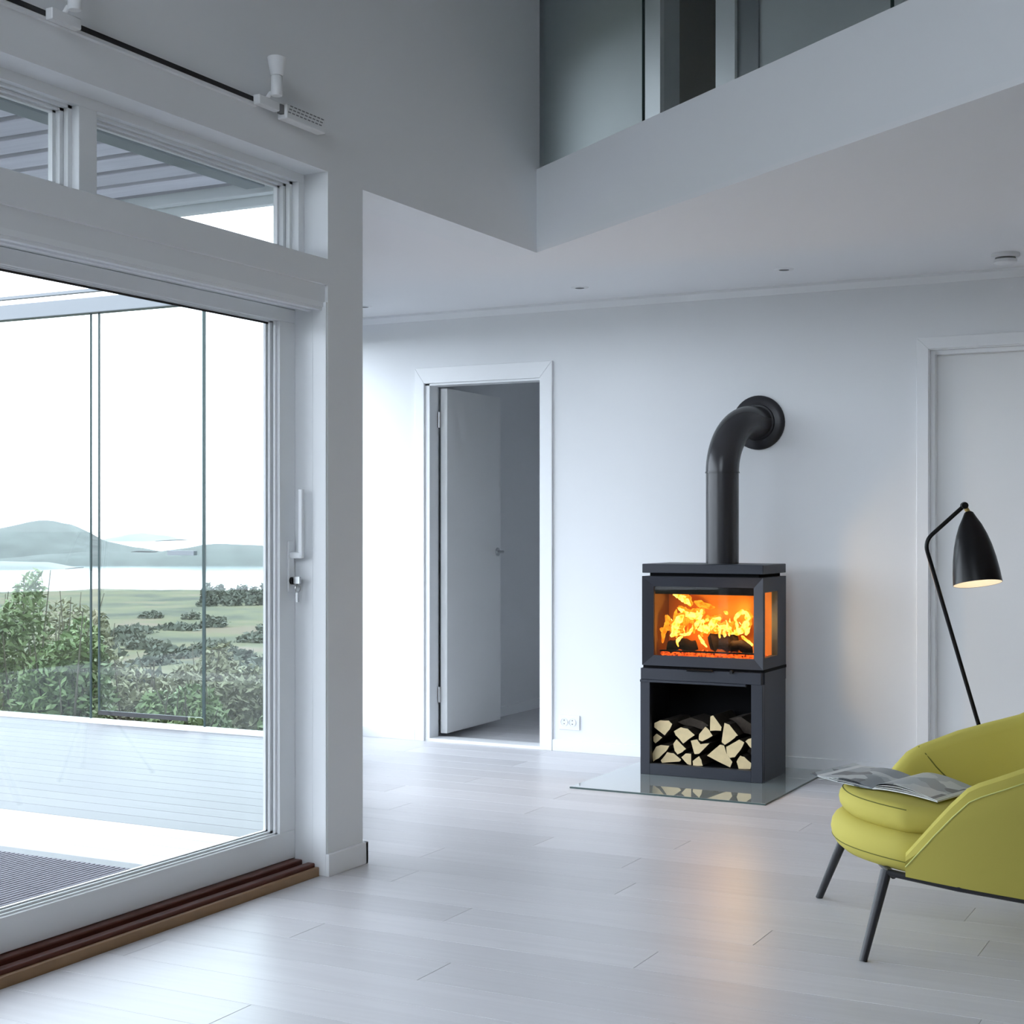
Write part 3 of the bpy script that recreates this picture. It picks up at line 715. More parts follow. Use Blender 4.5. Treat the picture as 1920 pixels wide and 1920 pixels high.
for i, (poly, lab) in enumerate(LOGS):
    pts = [lz(u, v) for u, v in poly]
    cx = sum(p_[0] for p_ in pts) / len(pts); cz = sum(p_[1] for p_ in pts) / len(pts)
    k = 0.97
    pts = [(cx + (a - cx) * k, max(0.0605, cz + (b_ - cz) * k)) for a, b_ in pts]
    dark = i >= 16
    ya = SF + 0.040 + random.uniform(-0.004, 0.012) + (0.07 if dark else 0)
    t = MB()
    n = len(pts)
    # fine outline with a slight irregular edge
    fine = []
    for j in range(n):
        a, b_ = pts[j], pts[(j + 1) % n]
        for q in (0, 0.5):
            fine.append((a[0] + (b_[0] - a[0]) * q + random.uniform(-.0012, .0012), a[1] + (b_[1] - a[1]) * q + random.uniform(-.0012, .0012)))
    yb_ = SBk - 0.03 - random.uniform(0, 0.03)
    t.prism(fine, ya, yb_, mi=0, axis='y', mi_cap=0 if dark else 1)
    lg = t.build('firewood_log', ['bark', 'split'], origin=(cx, ya, cz))
    lg.location = (cx, ya, cz)
    tag(lg, lab, 'firewood', 'split logs in the stove log box')

# ------------------------------------------------------------ the fire
def fz(u, v, yy):
    a = (1200 + u / 6.857 - 960) / 2823; b_ = -((1080 + v / 6.857) - 990) / 2823
    th = R(27.5); rx = -math.sin(th) + a * math.cos(th); ry = math.cos(th) + a * math.sin(th)
    t = yy / ry
    return (rx * t, yy, 1.21 + b_ * t)
fire = thing('fire', 'bright yellow and orange flames burning in the firebox', 'fire', (-2.53, 6.95, 0.565))
FL = [
 ([(425,235),(500,262),(570,300),(620,345),(655,390)], [10,30,38,30,8], 'flame_y', 6.99),
 ([(395,775),(440,735),(462,680),(470,610),(520,540),(560,500)], [20,44,52,48,40,10], 'flame_y', 6.94),
 ([(480,405),(545,450),(620,500),(700,508),(770,480),(800,430)], [8,24,40,44,36,8], 'flame_y', 6.97),
 ([(640,720),(690,670),(735,610),(760,550),(800,500)], [14,30,30,26,8], 'flame_y', 6.95),
 ([(510,745),(570,755),(630,740),(665,710)], [10,16,18,8], 'flame_y', 6.93),
 ([(492,910),(478,850),(505,805),(540,780)], [6,20,22,8], 'flame_y', 6.90),
 ([(750,690),(810,675),(870,670),(930,620),(980,560),(1045,545)], [20,50,56,44,36,10], 'flame_y', 6.96),
 ([(800,560),(830,600),(900,580),(940,550)], [20,40,40,10], 'flame_y', 6.98),
 ([(955,700),(1010,665),(1080,655),(1140,670),(1190,715),(1250,720),(1310,695),(1360,630),(1382,560),(1375,490),(1335,455)], [14,24,26,30,36,40,38,36,32,30,10], 'flame_y', 6.95),
 ([(1335,455),(1280,480),(1235,530),(1215,575)], [26,30,24,8], 'flame_y', 6.96),
 ([(745,760),(765,810),(800,850),(840,890),(862,915)], [8,20,22,14,5], 'flame_y', 6.90),
 ([(1300,770),(1350,810),(1400,860),(1448,892)], [10,24,22,12], 'flame_y', 6.91),
 ([(1360,760),(1385,690),(1390,610)], [16,30,12], 'flame_y', 6.95),
 ([(1080,455),(1105,470),(1125,490)], [8,22,8], 'flame_y', 6.99),
 ([(300,760),(320,680),(345,610),(330,500)], [16,34,28,6], 'flame_o', 6.93),
 ([(370,700),(350,640),(375,560),(350,500)], [16,28,20,6], 'flame_o', 6.95),
 ([(190,680),(260,680),(300,740),(290,860)], [8,22,24,8], 'flame_o', 6.93),
 ([(700,330),(780,360),(880,390),(960,405)], [16,40,34,8], 'flame_o', 7.02),
 ([(560,640),(600,580),(650,560),(690,620)], [20,40,40,14], 'flame_o', 7.0),
 ([(1060,600),(1120,615),(1190,640),(1230,600),(1240,560)], [14,34,44,40,12], 'flame_o', 7.0),
 ([(880,720),(960,740),(1060,720),(1130,730)], [14,30,34,14], 'flame_o', 6.97),
 ([(470,430),(450,520),(440,600)], [10,26,10], 'flame_o', 7.0),
]
px2m = 7.2 / 2823 / 6.857
wr = random.Random(21)
for k in range(34):      # thin wisps licking up from the logs
    u, v = wr.uniform(400, 1400), wr.uniform(640, 830); sw = wr.uniform(-1, 1); ht = wr.uniform(70, 190)
    FL.append(([(u, v), (u + sw*18, v - ht*0.33), (u + sw*8 + wr.uniform(-14, 14), v - ht*0.66), (u + sw*34, v - ht)], [9, 15, 10, 2], wr.choice(['flame_y', 'flame_y', 'flame_o']), wr.uniform(6.92, 7.02)))
for pts, wd, mt, yy in FL:
    ctl = [Vector(fz(u, v, yy + 0.010 * math.sin(u * 0.013 + j))) for j, (u, v) in enumerate(pts)]
    fine, rad = [], []
    for j in range(len(ctl) - 1):
        for q in (0, .25, .5, .75):
            p0 = ctl[max(j-1, 0)]; p1 = ctl[j]; p2 = ctl[j+1]; p3 = ctl[min(j+2, len(ctl)-1)]
            fine.append(0.5 * ((2*p1) + (p2-p0)*q + (2*p0-5*p1+4*p2-p3)*q*q + (3*p1-p0-3*p2+p3)*q**3))
            rad.append((wd[j] + (wd[j+1] - wd[j]) * q) * px2m * (0.8 + 0.6 * random.random()))
    fine.append(ctl[-1]); rad.append(wd[-1] * px2m)
    for q_ in fine:      # keep every flame inside the firebox liner
        q_.x = min(max(q_.x, SX0 + 0.066), SX1 - 0.050); q_.z = min(q_.z, 0.880); q_.y = min(max(q_.y, 6.905), 7.040)
    rad = [min(r_, 0.893 - q_.z if q_.z < 0.89 else 0.003) for r_, q_ in zip(rad, fine)]
    rad = [max(0.002, min(r_, 7.064 - q_.y, q_.y - 6.893, q_.x - SX0 - 0.048, SX1 - 0.032 - q_.x)) for r_, q_ in zip(rad, fine)]
    MB().tube(fine, rad, 8).build('flame', mt, fire, origin=fire.location, smooth=True)
    if mt == 'flame_y' and max(wd) > 35:
        MB().tube([Vector((q_.x, min(q_.y + 0.018, 7.045), min(q_.z + 0.006, 0.882))) for q_ in fine], [max(0.002, min(r_ * 1.45, 7.066 - min(q_.y + 0.018, 7.045), 0.896 - min(q_.z + 0.006, 0.882), q_.x - SX0 - 0.048, SX1 - 0.032 - q_.x)) for r_, q_ in zip(rad, fine)], 8).build('flame', 'flame_o', fire, origin=fire.location, smooth=True)
def lump(mb, a, b_, r, seg=9, seed=0):
    a = Vector(a); b_ = Vector(b_); n = 9; P_ = []; rr = []
    for k in range(n):
        t = k / (n - 1); P_.append(a.lerp(b_, t) + Vector((0, 0, 0.006 * math.sin(t * 9 + seed)))); rr.append(r * (0.8 + 0.35 * noise.noise(Vector((t * 5, seed, 0)))) * (0.75 if k in (0, n-1) else 1))
    mb.tube(P_, rr, seg)
for lab, a, b_, r in [('short charred log lying apart from the other burning logs', fz(350, 890, 6.93), fz(730, 885, 6.97), 0.036),
                     ('thick charred log under the tall flames', fz(890, 850, 6.96), fz(1270, 862, 7.0), 0.050),
                     ('charred log end sloping against the side glass', fz(1150, 880, 6.90), fz(1440, 930, 6.92), 0.034)]:
    mb_ = MB(); lump(mb_, a, b_, r, seed=r * 100)
    c_ = (Vector(a) + Vector(b_)) / 2
    o = mb_.build('burning_log', 'char', origin=c_, smooth=True); o.location = c_
    tag(o, lab, 'firewood', 'logs burning in the firebox')
em = MB()
for k in range(150):
    cx, cy = random.uniform(SX0 + 0.06, SX1 - 0.04), random.uniform(SF + 0.082, SBk - 0.14)
    s_ = random.uniform(0.008, 0.017); cz = 0.5615 + s_ + random.uniform(0, 0.020)
    a = random.random() * 6
    c0, s0 = math.cos(a) * s_, math.sin(a) * s_
    em.add([(cx + c0, cy + s0, cz), (cx - s0, cy + c0, cz), (cx - c0, cy - s0, cz), (cx + s0, cy - c0, cz), (cx, cy, cz + s_), (cx, cy, cz - s_)],
           [(0,1,4),(1,2,4),(2,3,4),(3,0,4),(1,0,5),(2,1,5),(3,2,5),(0,3,5)])
em = em.build('ember_bed', 'ember', origin=(-2.53, 7.0, 0.56)); em.location = (-2.53, 7.0, 0.56)
tag(em, 'glowing red ember bed on the firebox floor', 'embers', kind='stuff')
for nm, loc, e_, rad in [('fire_light', (-2.47, 6.93, 0.76), 0.45, 0.05), ('fire_light', (-2.62, 6.96, 0.72), 0.18, 0.04), ('fire_light', (-2.36, 6.885, 0.74), 0.82, 0.03)]:
    ld = bpy.data.lights.new(nm, 'POINT'); ld.energy = e_; ld.color = (1.0, 0.40, 0.07) if e_ < 0.8 else (1.0, 0.62, 0.18); ld.shadow_soft_size = rad
    lo_ = bpy.data.objects.new(nm, ld); COL.objects.link(lo_); lo_.parent = fire; lo_.location = Vector(loc) - fire.location

# ------------------------------------------------------------ lime armchair
ch = thing('armchair', 'lime green upholstered lounge armchair on thin charcoal legs', 'armchair', (-1.0*0.4617*4.565 + 0.887*1.01, 0.887*4.565 + 0.4617*1.01, 0), R(25.5))
def cb(mb, name, mat, **k): return mb.build(name, mat, ch, **k)
# shell: path in plan with height profile
side = [(0.115, 0.300, 0.292), (0.145, 0.308, 0.330), (0.19, 0.318, 0.388), (0.235, 0.326, 0.442), (0.275, 0.331, 0.484), (0.305, 0.334, 0.500),
        (0.36, 0.338, 0.520), (0.435, 0.340, 0.548), (0.53, 0.340, 0.574), (0.63, 0.336, 0.600), (0.70, 0.322, 0.640), (0.765, 0.290, 0.705), (0.81, 0.235, 0.755), (0.835, 0.16, 0.785), (0.845, 0.08, 0.795)]
path = [(x_, -y_, z_) for x_, y_, z_ in side] + [(0.848, 0.0, 0.80)] + [(x_, y_, z_) for x_, y_, z_ in reversed(side)]
def zbot(x_): return max(0.150, 0.236 - 0.17 * (x_ - 0.075))
sh = MB(); T = 0.031; secs = []
for i, (x_, y_, zt) in enumerate(path):
    p0 = path[max(i-1, 0)]; p1 = path[min(i+1, len(path)-1)]
    d = Vector((p1[0]-p0[0], p1[1]-p0[1], 0)).normalized(); nrm = Vector((d.y, -d.x, 0))   # outward
    zb = zbot(x_); back = max(0, (x_ - 0.55) / 0.3)
    ring = []
    for o, zz in [(-1, zb), (-1, zb + (zt-zb)*0.35), (-1, zb + (zt-zb)*0.7), (-1, zt - T*1.1), (-0.72, zt - T*0.25), (0, zt), (0.72, zt - T*0.25), (1, zt - T*1.1), (1, zb + (zt-zb)*0.7), (1, zb + (zt-zb)*0.35), (1, zb)]:
        lean = 0.035 * (zz - 0.25) / 0.3 + back * 0.12 * max(0, zz - 0.4)
        ring.append(Vector((x_, y_, zz)) + nrm * (o * T + lean))
    secs.append(ring)
n = len(secs[0]); vs = [v for r_ in secs for v in r_]; fs = []
for i in range(len(secs) - 1):
    for k in range(n): fs.append((i*n + k, i*n + (k+1) % n, (i+1)*n + (k+1) % n, (i+1)*n + k))
fs.append(list(range(n))); fs.append([(len(secs)-1)*n + k for k in reversed(range(n))])
sh.add(vs, fs)
shell = cb(sh, 'shell', 'fabric', smooth=True)
def seamline(idx_pts, r, mat, nm): MB().tube(idx_pts, r, 6).build(nm, mat, shell, smooth=True)
seamline([r_[7] + (r_[7] - r_[5]).normalized() * 0.001 for r_ in secs[:12]], 0.0022, 'stitch', 'edge_stitching')
# seam slanting over the inside of the far arm
far = secs[-9]
ins = []
for k in range(9):
    t = k / 8; idx = len(secs) - 6 - t * 2.3; i0 = int(idx); fr = idx - i0
    zz = 0.497 - t * 0.16
    a, b_ = secs[i0], secs[min(i0 + 1, len(secs) - 1)]
    def at_z(r_):
        c = r_[:6]
        for q in range(5):
            if c[q].z <= zz <= c[q+1].z: return c[q].lerp(c[q+1], (zz - c[q].z) / (c[q+1].z - c[q].z))
        return c[5] if zz > c[5].z else c[0]
    ins.append(at_z(a).lerp(at_z(b_), fr))
seamline(ins, 0.0022, 'seam', 'arm_seam')

def cushion(name, outline, zlo, zhi, rnd, tilt, bulge=0.0):
    cx = sum(p_[0] for p_ in outline) / len(outline); cy = sum(p_[1] for p_ in outline) / len(outline)
    lv = []
    for k in range(9):
        a = math.pi * k / 8 - math.pi / 2
        lv.append((rnd * (1 - math.cos(a)), (zlo + zhi) / 2 + (zhi - zlo) / 2 * math.sin(a)))
    m_ = MB(); n_ = len(outline); vs_ = []
    def inset(dd, zz, extra=0):
        o = []
        for x_, y_ in outline:
            v = Vector((x_ - cx, y_ - cy)); L_ = v.length
            v = v * max(0.02, (L_ - dd) / L_)
            o.append((cx + v.x, cy + v.y, zz - tilt * (cx + v.x) + extra))
        return o
    rings = [inset(dd, zz) for dd, zz in lv]
    top = []
    for f_ in (0.75, 0.5, 0.25, 0.05):
        top.append([(cx + (x_ - cx) * f_, cy + (y_ - cy) * f_, 0) for x_, y_, z_ in rings[-1]])
        top[-1] = [(x_, y_, zhi - tilt * x_ + bulge * (1 - f_ * f_)) for x_, y_, z_ in top[-1]]
    rings += top
    for r_ in rings: vs_ += r_
    fs_ = []
    for i in range(len(rings) - 1):
        for k in range(n_): fs_.append((i*n_ + k, i*n_ + (k+1) % n_, (i+1)*n_ + (k+1) % n_, (i+1)*n_ + k))
    fs_.append(list(reversed(range(n_)))); fs_.append([(len(rings)-1)*n_ + k for k in range(n_)])
    m_.add(vs_, fs_)
    ob = cb(m_, name, 'fabric', smooth=True)
    return ob, rings
def outl(front, hw, back, curve, p_=2.4):
    o = []
    N_ = 22
    for k in range(N_ + 1):
        y_ = -hw + 2 * hw * k / N_
        o.append((front + curve * abs(y_ / hw) ** p_, y_))
    o += [(front + curve + (back - front - curve) * q, hw * (1 - 0.12 * q)) for q in (0.25, 0.5, 0.75, 1)]
    o += [(back, hw * 0.4), (back, -hw * 0.4)]
    o += [(front + curve + (back - front - curve) * q, -hw * (1 - 0.12 * q)) for q in (1, 0.75, 0.5, 0.25)]
    return o
base, rb = cushion('seat_base', outl(-0.036, 0.292, 0.78, 0.155), 0.236, 0.352, 0.052, 0.10)
seat, rs = cushion('seat_cushion', outl(-0.012, 0.268, 0.76, 0.135), 0.345, 0.428, 0.040, 0.10, 0.012)
MB().tube([Vector(p_) for p_ in rb[3][:24]], 0.0016, 6).build('piping_seam', 'seam', base, smooth=True)
MB().tube([Vector(p_) for p_ in rs[6][:24]], 0.0016, 6).build('piping_seam', 'seam', seat, smooth=True)
bk, _ = cushion('back_cushion', [(0.70 + 0.06 * math.cos(t) * (1 if math.cos(t) > 0 else .8), 0.22 * math.sin(t)) for t in [2*math.pi*k/28 for k in range(28)]], 0.36, 0.665, 0.03, -0.0)
# legs and underframe
for s_ in (-1, 1):
    cb(MB().tube([(-0.018, s_*0.362, 0.0), (0.062, s_*0.292, 0.238)], [0.0115, 0.016], 14), 'leg', 'legs', smooth=True)
    cb(MB().tube([(0.86, s_*0.33, 0.0), (0.76, s_*0.26, 0.165)], [0.0115, 0.016], 14), 'leg', 'legs', smooth=True)
    cb(MB().tube([(0.062, s_*0.300, 0.236), (0.25, s_*0.345, 0.203), (0.50, s_*0.350, 0.160), (0.70, s_*0.31, 0.147), (0.76, s_*0.26, 0.150)], 0.0105, 10), 'frame_tube', 'legs', smooth=True)
cb(MB().tube([(0.08, -0.30, 0.226), (0.08, 0.30, 0.226)], 0.010, 10), 'cross_bar', 'legs', smooth=True)
cb(MB().tube([(0.74, -0.26, 0.150), (0.74, 0.26, 0.150)], 0.010, 10), 'cross_bar', 'legs', smooth=True)

# open magazine on the seat
cw_ = ch.matrix_basis if False else Matrix.Translation(ch.location) @ Matrix.Rotation(R(25.5), 4, 'Z')
mloc = cw_ @ Vector((0.155, 0.035, 0.0))
mg = thing('magazine', 'open glossy magazine lying on the seat of the armchair', 'magazine', (mloc.x, mloc.y, 0.427), R(25.5 - 40))
def sheet(name, prof, y0, y1, mat, th_=0.0012, bow=0.0):
    m_ = MB(); ny = 6; rows = []
    for j in range(ny + 1):
        yy = y0 + (y1 - y0) * j / ny
        rows.append([(x_, yy, z_ + bow * math.sin(math.pi * j / ny)) for x_, z_ in prof])
    n_ = len(prof); vs_ = [p_ for r_ in rows for p_ in r_] + [(p_[0], p_[1], p_[2] - th_) for r_ in rows for p_ in r_]
    off = (ny + 1) * n_; fs_ = []; mi_ = []
    for j in range(ny):
        for k in range(n_ - 1):
            a = j*n_ + k; fs_.append((a, a+1, a+1+n_, a+n_)); fs_.append((off+a+n_, off+a+n_+1, off+a+1, off+a))
    for k in range(n_ - 1):
        fs_.append((k+1, k, off+k, off+k+1)); a = ny*n_ + k; fs_.append((a, a+1, off+a+1, off+a))
    for j in range(ny):
        a = j*n_; fs_.append((a, a+n_, off+a+n_, off+a)); a = j*n_ + n_-1; fs_.append((a+n_, a, off+a, off+a+n_))
    m_.add(vs_, fs_)
    return m_.build(name, mat, mg, smooth=True)
H2 = 0.135
prl = [(-0.212 + 0.212*k/14, 0.0) for k in range(15)]
def lprof(h, sag, x0=-0.212):
    return [(x0 * (1 - k/14), 0.006 + h * math.sin(math.pi * min(1, (k/14)*1.0)) * 0.35 + sag * (1 - k/14)**2) for k in range(15)]
def rprof(h, sag, x1=0.208):
    return [(x1 * k/14, 0.006 + h * 0.7 * (math.sin(math.pi * (k/14)**0.6)) + sag * (k/14)**2) for k in range(15)]
sheet('cover_page', lprof(0.004, 0.022), -H2, H2, 'print', 0.003)
sheet('cover_page', rprof(0.004, -0.014), -H2, H2, 'paper', 0.003)
for k_, (h, sg) in enumerate([(0.016, 0.020), (0.032, 0.016), (0.048, 0.006)]):
    sheet('page', lprof(h, sg, -0.208 + 0.012*k_), -H2 + 0.002, H2 - 0.002, 'print' if k_ else 'paper')
for k_, (h, sg) in enumerate([(0.010, -0.012), (0.020, -0.010), (0.030, -0.008)]):
    sheet('page', rprof(h, sg, 0.206 - 0.006*k_), -H2 + 0.002, H2 - 0.002, 'paper' if k_ < 2 else 'print')

# ------------------------------------------------------------ black reading lamp
la = thing('floor_lamp', 'black tripod reading lamp with a bullet shade behind the armchair', 'floor lamp', (-1.120, 5.617, 0), R(27.5))
def lb_(mb, name, mat, par=la, **k): return mb.build(name, mat, par, **k)
foot = Vector((0.25, 0, 0.0)); bend = Vector((-0.094, 0, 1.161)); piv = Vector((0.052, 0, 1.292))
d1_ = (bend - foot).normalized(); d2_ = (piv - bend).normalized()
arc = [foot + d1_ * 0.0]
a0, a1 = bend - d1_ * 0.04, bend + d2_ * 0.04
stem = [foot] + [(a0 * (1-t)**2 + bend * 2*t*(1-t) + a1 * t*t) for t in [k/8 for k in range(9)]] + [piv]
lb_(MB().tube(stem, 0.0078, 12), 'stem', 'black', smooth=True)
jn = foot.lerp(bend, 0.36)
for s_ in (-1, 1): lb_(MB().tube([jn, (-0.095, s_*0.23, 0.004)], 0.0068, 10), 'leg', 'black', smooth=True)
for q in (foot, Vector((-0.095, 0.23, 0.004)), Vector((-0.095, -0.23, 0.004))):
    lb_(MB().lathe([(0, -0.004 if q.z > 0 else 0), (0.011, -0.004 if q.z > 0 else 0), (0.010, 0.010), (0, 0.012)], q, seg=12), 'foot_cap', 'black', smooth=True)
lb_(MB().lathe([(0, -0.014), (0.012, -0.012), (0.014, 0), (0.012, 0.012), (0, 0.014)], piv, (0, 1, 0), 16), 'pivot', 'black', smooth=True)
top = Vector((0.068, 0, 1.266)); bot = Vector((0.084, -0.056, 1.0065)); ax = (bot - top).normalized()
lb_(MB().tube([piv, top], 0.0085, 12), 'swivel', 'brass', smooth=True)
prof = [(0.010, -0.004), (0.016, 0.0), (0.027, 0.022), (0.041, 0.048), (0.0555, 0.085), (0.067, 0.125), (0.0765, 0.172), (0.083, 0.22), (0.087, 0.264)]
sha = lb_(MB().lathe(prof + [(0.0855, 0.2645), (0.0855, 0.264)], top, ax, 40), 'shade', 'black', smooth=True)
MB().lathe([(0.0856, 0.2635)] + [(r_ - 0.0015, h + 0.0005) for r_, h in reversed(prof[1:-1])] + [(0.0, 0.003)], top, ax, 40).build('shade_lining', 'shade_in', sha, smooth=True)
bc = top + ax * 0.175
MB().lathe([(0, -0.05), (0.013, -0.048), (0.014, -0.02), (0.028, 0.012), (0.030, 0.03), (0.020, 0.05), (0, 0.056)], bc, ax, 24).build('bulb', 'bulb', sha, smooth=True)
ld = bpy.data.lights.new('lamp_light', 'POINT'); ld.energy = 0.035; ld.color = (1.0, 0.82, 0.60); ld.shadow_soft_size = 0.03
lo_ = bpy.data.objects.new('lamp_light', ld); COL.objects.link(lo_); lo_.parent = la; lo_.location = top + ax * 0.245

# ------------------------------------------------------------ deck, mat, glass screen, canopy
DZ = -0.05
dk = tag(MB().prism([(-10.0, 0.0), (W - WT, 0.0), (W - WT, 4.57), (slant_x(B + 0.02) - 0.02, B + 0.02), (-10.0, B + 0.02)], DZ - 0.16, DZ - 0.03).build('deck', 'subfloor'), 'grey timber board deck outside the glass door', 'deck', kind='structure')
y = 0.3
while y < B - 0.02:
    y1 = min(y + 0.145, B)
    mt = 'deck_lit' if 4.30 < y < 4.90 else 'deck'
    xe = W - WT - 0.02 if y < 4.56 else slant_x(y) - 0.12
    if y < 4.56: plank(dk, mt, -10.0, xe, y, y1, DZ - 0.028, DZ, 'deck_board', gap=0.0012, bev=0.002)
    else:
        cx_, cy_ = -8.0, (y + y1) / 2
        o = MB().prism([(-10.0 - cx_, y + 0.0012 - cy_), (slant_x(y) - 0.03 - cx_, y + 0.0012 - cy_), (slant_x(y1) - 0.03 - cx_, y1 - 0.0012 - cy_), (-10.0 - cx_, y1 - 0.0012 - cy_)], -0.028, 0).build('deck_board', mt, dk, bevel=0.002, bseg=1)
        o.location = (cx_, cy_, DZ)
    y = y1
structure('trim_deck_edge', 'white kerb along the far end of the deck', 'trim', boxm(-10.0, slant_x(B) - 0.1, B, B + 0.06, DZ - 0.16, DZ + 0.025), 'exterior')
mt_ = MB().box(-6.2, W - WT - 0.25, 1.6, 4.27, DZ, DZ + 0.006)
dm = thing('deck_mat', 'grey ribbed mat lying on the deck outside the glass door', 'mat', (-4.5, 3.0, DZ))
part(mt_, 'mat_base', 'mat', dm)
rb_ = MB(); x = -6.19
while x < W - WT - 0.27: rb_.box(x, x + 0.013, 1.61, 4.26, DZ + 0.006, DZ + 0.0085); x += 0.024
q = part(rb_, 'ribs', 'mat', dm); q['kind'] = 'stuff'

gs = thing('glass_wind_screen', 'tall frameless glass wind screen with a glass gate at the end of the deck', 'wind screen', (-7.0, B + 0.03, DZ + 0.025))
gy = B + 0.03
for xa, xb, z0_, nm in [(-10.0, -6.93, 0.0, 'glass_panel'), (-6.86, -6.01, 0.055, 'glass_gate'), (-6.0, slant_x(B) - 0.11, 0.0, 'glass_panel')]:
    g = part(boxm(xa, xb, gy - 0.005, gy + 0.005, DZ + 0.027 + z0_, 2.60), nm, 'tallglass', gs)
    for xe in (xa, xb):
        boxm(xe - 0.005, xe + 0.005, gy - 0.006, gy + 0.006, DZ + 0.027 + z0_, 2.60).build('glass_edge', 'glassedge', g, origin=gs.location)
    if nm == 'glass_gate':
        boxm(xa, xb - 0.13, gy - 0.010, gy + 0.010, DZ + 0.055, DZ + 0.082).build('bottom_seal', 'trackblack', g, origin=gs.location)
        boxm(xb - 0.27, xb - 0.06, gy - 0.020, gy + 0.012, 1.040, 1.068).build('gate_latch', 'greybeam', g, origin=gs.location)
part(boxm(-10.0, slant_x(B) - 0.1, gy - 0.04, gy + 0.04, 2.60, 2.70), 'top_rail', 'railmetal', gs, bevel=0.004)
part(boxm(-10.0, slant_x(B) - 0.1, gy - 0.02, gy + 0.02, 2.74, 2.76), 'upper_rail', 'railmetal', gs)
for k in range(4): part(boxm(-9.2 + k*1.35, -9.17 + k*1.35, gy - 0.015, gy + 0.015, 2.70, 2.74), 'rail_post', 'exterior', gs)

cn = thing('canopy_roof', 'weathered board canopy roof over the deck outside the transom window', 'canopy', (-4.5, 5.0, 2.7))
SZ = 2.72
y = 1.2; k = 0
CE = 5.325; CX0, CX1 = -5.5, -4.03
while y < CE - 0.02:
    y1 = min(y + 0.205, CE)
    o = plank(cn, 'soffit', CX0, CX1, y, y1, SZ, SZ + 0.022, 'soffit_board', gap=0.013, bev=0.003)
    o.location = Vector(o.location) - Vector(cn.location)
    o.rotation_euler = (R(2.8), 0, 0)
    y = y1
part(boxm(CX0, W - WT, 1.0, CE + 0.12, SZ + 0.09, SZ + 0.13), 'roof_sheet', 'darkback', cn)
part(boxm(CX1 + 0.002, CX1 + 0.10, 1.0, CE - 0.075, SZ - 0.045, SZ + 0.09), 'house_beam', 'greybeam', cn, bevel=0.003)
part(boxm(CX1 + 0.10, W - WT, 1.0, CE - 0.075, SZ + 0.065, SZ + 0.09), 'eave_lining', 'exterior', cn)
part(boxm(CX0, W - WT, CE, CE + 0.05, SZ - 0.047, SZ + 0.09), 'end_fascia', 'exterior', cn, bevel=0.003)
part(boxm(CX0, W - WT, CE + 0.06, CE + 0.10, SZ - 0.085, SZ + 0.09), 'gutter_board', 'exterior', cn, bevel=0.003)
for yy in (0.70,): part(boxm(CX0, CX0 + 0.09, yy, yy + 0.09, DZ, SZ + 0.05), 'canopy_post', 'exterior', cn)
part(boxm(CX0, W - WT, 0.70, 1.0, SZ + 0.03, SZ + 0.05), 'cross_beam', 'exterior', cn)

# ------------------------------------------------------------ landscape
WL = -5.0
def tz(x, y):
    dx, dy = x + 3.0, y - 3.0
    d = math.hypot(dx, dy)
    base = -0.75 - 3.0 * min(1, max(0, (d - 6) / 22)) - 1.35 * min(1, max(0, (d - 28) / 130))
    und = noise.noise(Vector((x * 0.05, y * 0.05, 1.3))) * 0.5 * min(1, max(0, (d - 14) / 25)) + noise.noise(Vector((x * 0.3, y * 0.3, 4.3))) * 0.10 * min(1, max(0, (d - 10) / 12))
    z = base + und
    if d > 150: z -= (d - 150) * 0.03
    return z
tm = MB(); NA, NR = 160, 56
rr_ = [0.5 * (640 ** (k / (NR - 1))) for k in range(NR)]
vs_ = []; fs_ = []
for r_ in rr_:
    for k in range(NA):
        a = 2 * math.pi * k / NA; x_, y_ = -3 + r_ * math.cos(a), 3 + r_ * math.sin(a); vs_.append((x_, y_, tz(x_, y_)))
for i in range(NR - 1):
    for k in range(NA): fs_.append((i*NA + k, i*NA + (k+1) % NA, (i+1)*NA + (k+1) % NA, (i+1)*NA + k))
tm.add(vs_, fs_)
structure('ground', 'rolling coastal meadow of grass and brown heath', 'ground', tm, 'meadow', smooth=True)
wm = MB(); n_ = 96; wm.add([(-3 + 2500*math.cos(2*math.pi*k/n_), 3 + 2500*math.sin(2*math.pi*k/n_), WL) for k in range(n_)], [list(range(n_))])
tag(wm.build('lake', 'water'), 'pale calm water beyond the meadow', 'water', kind='structure')

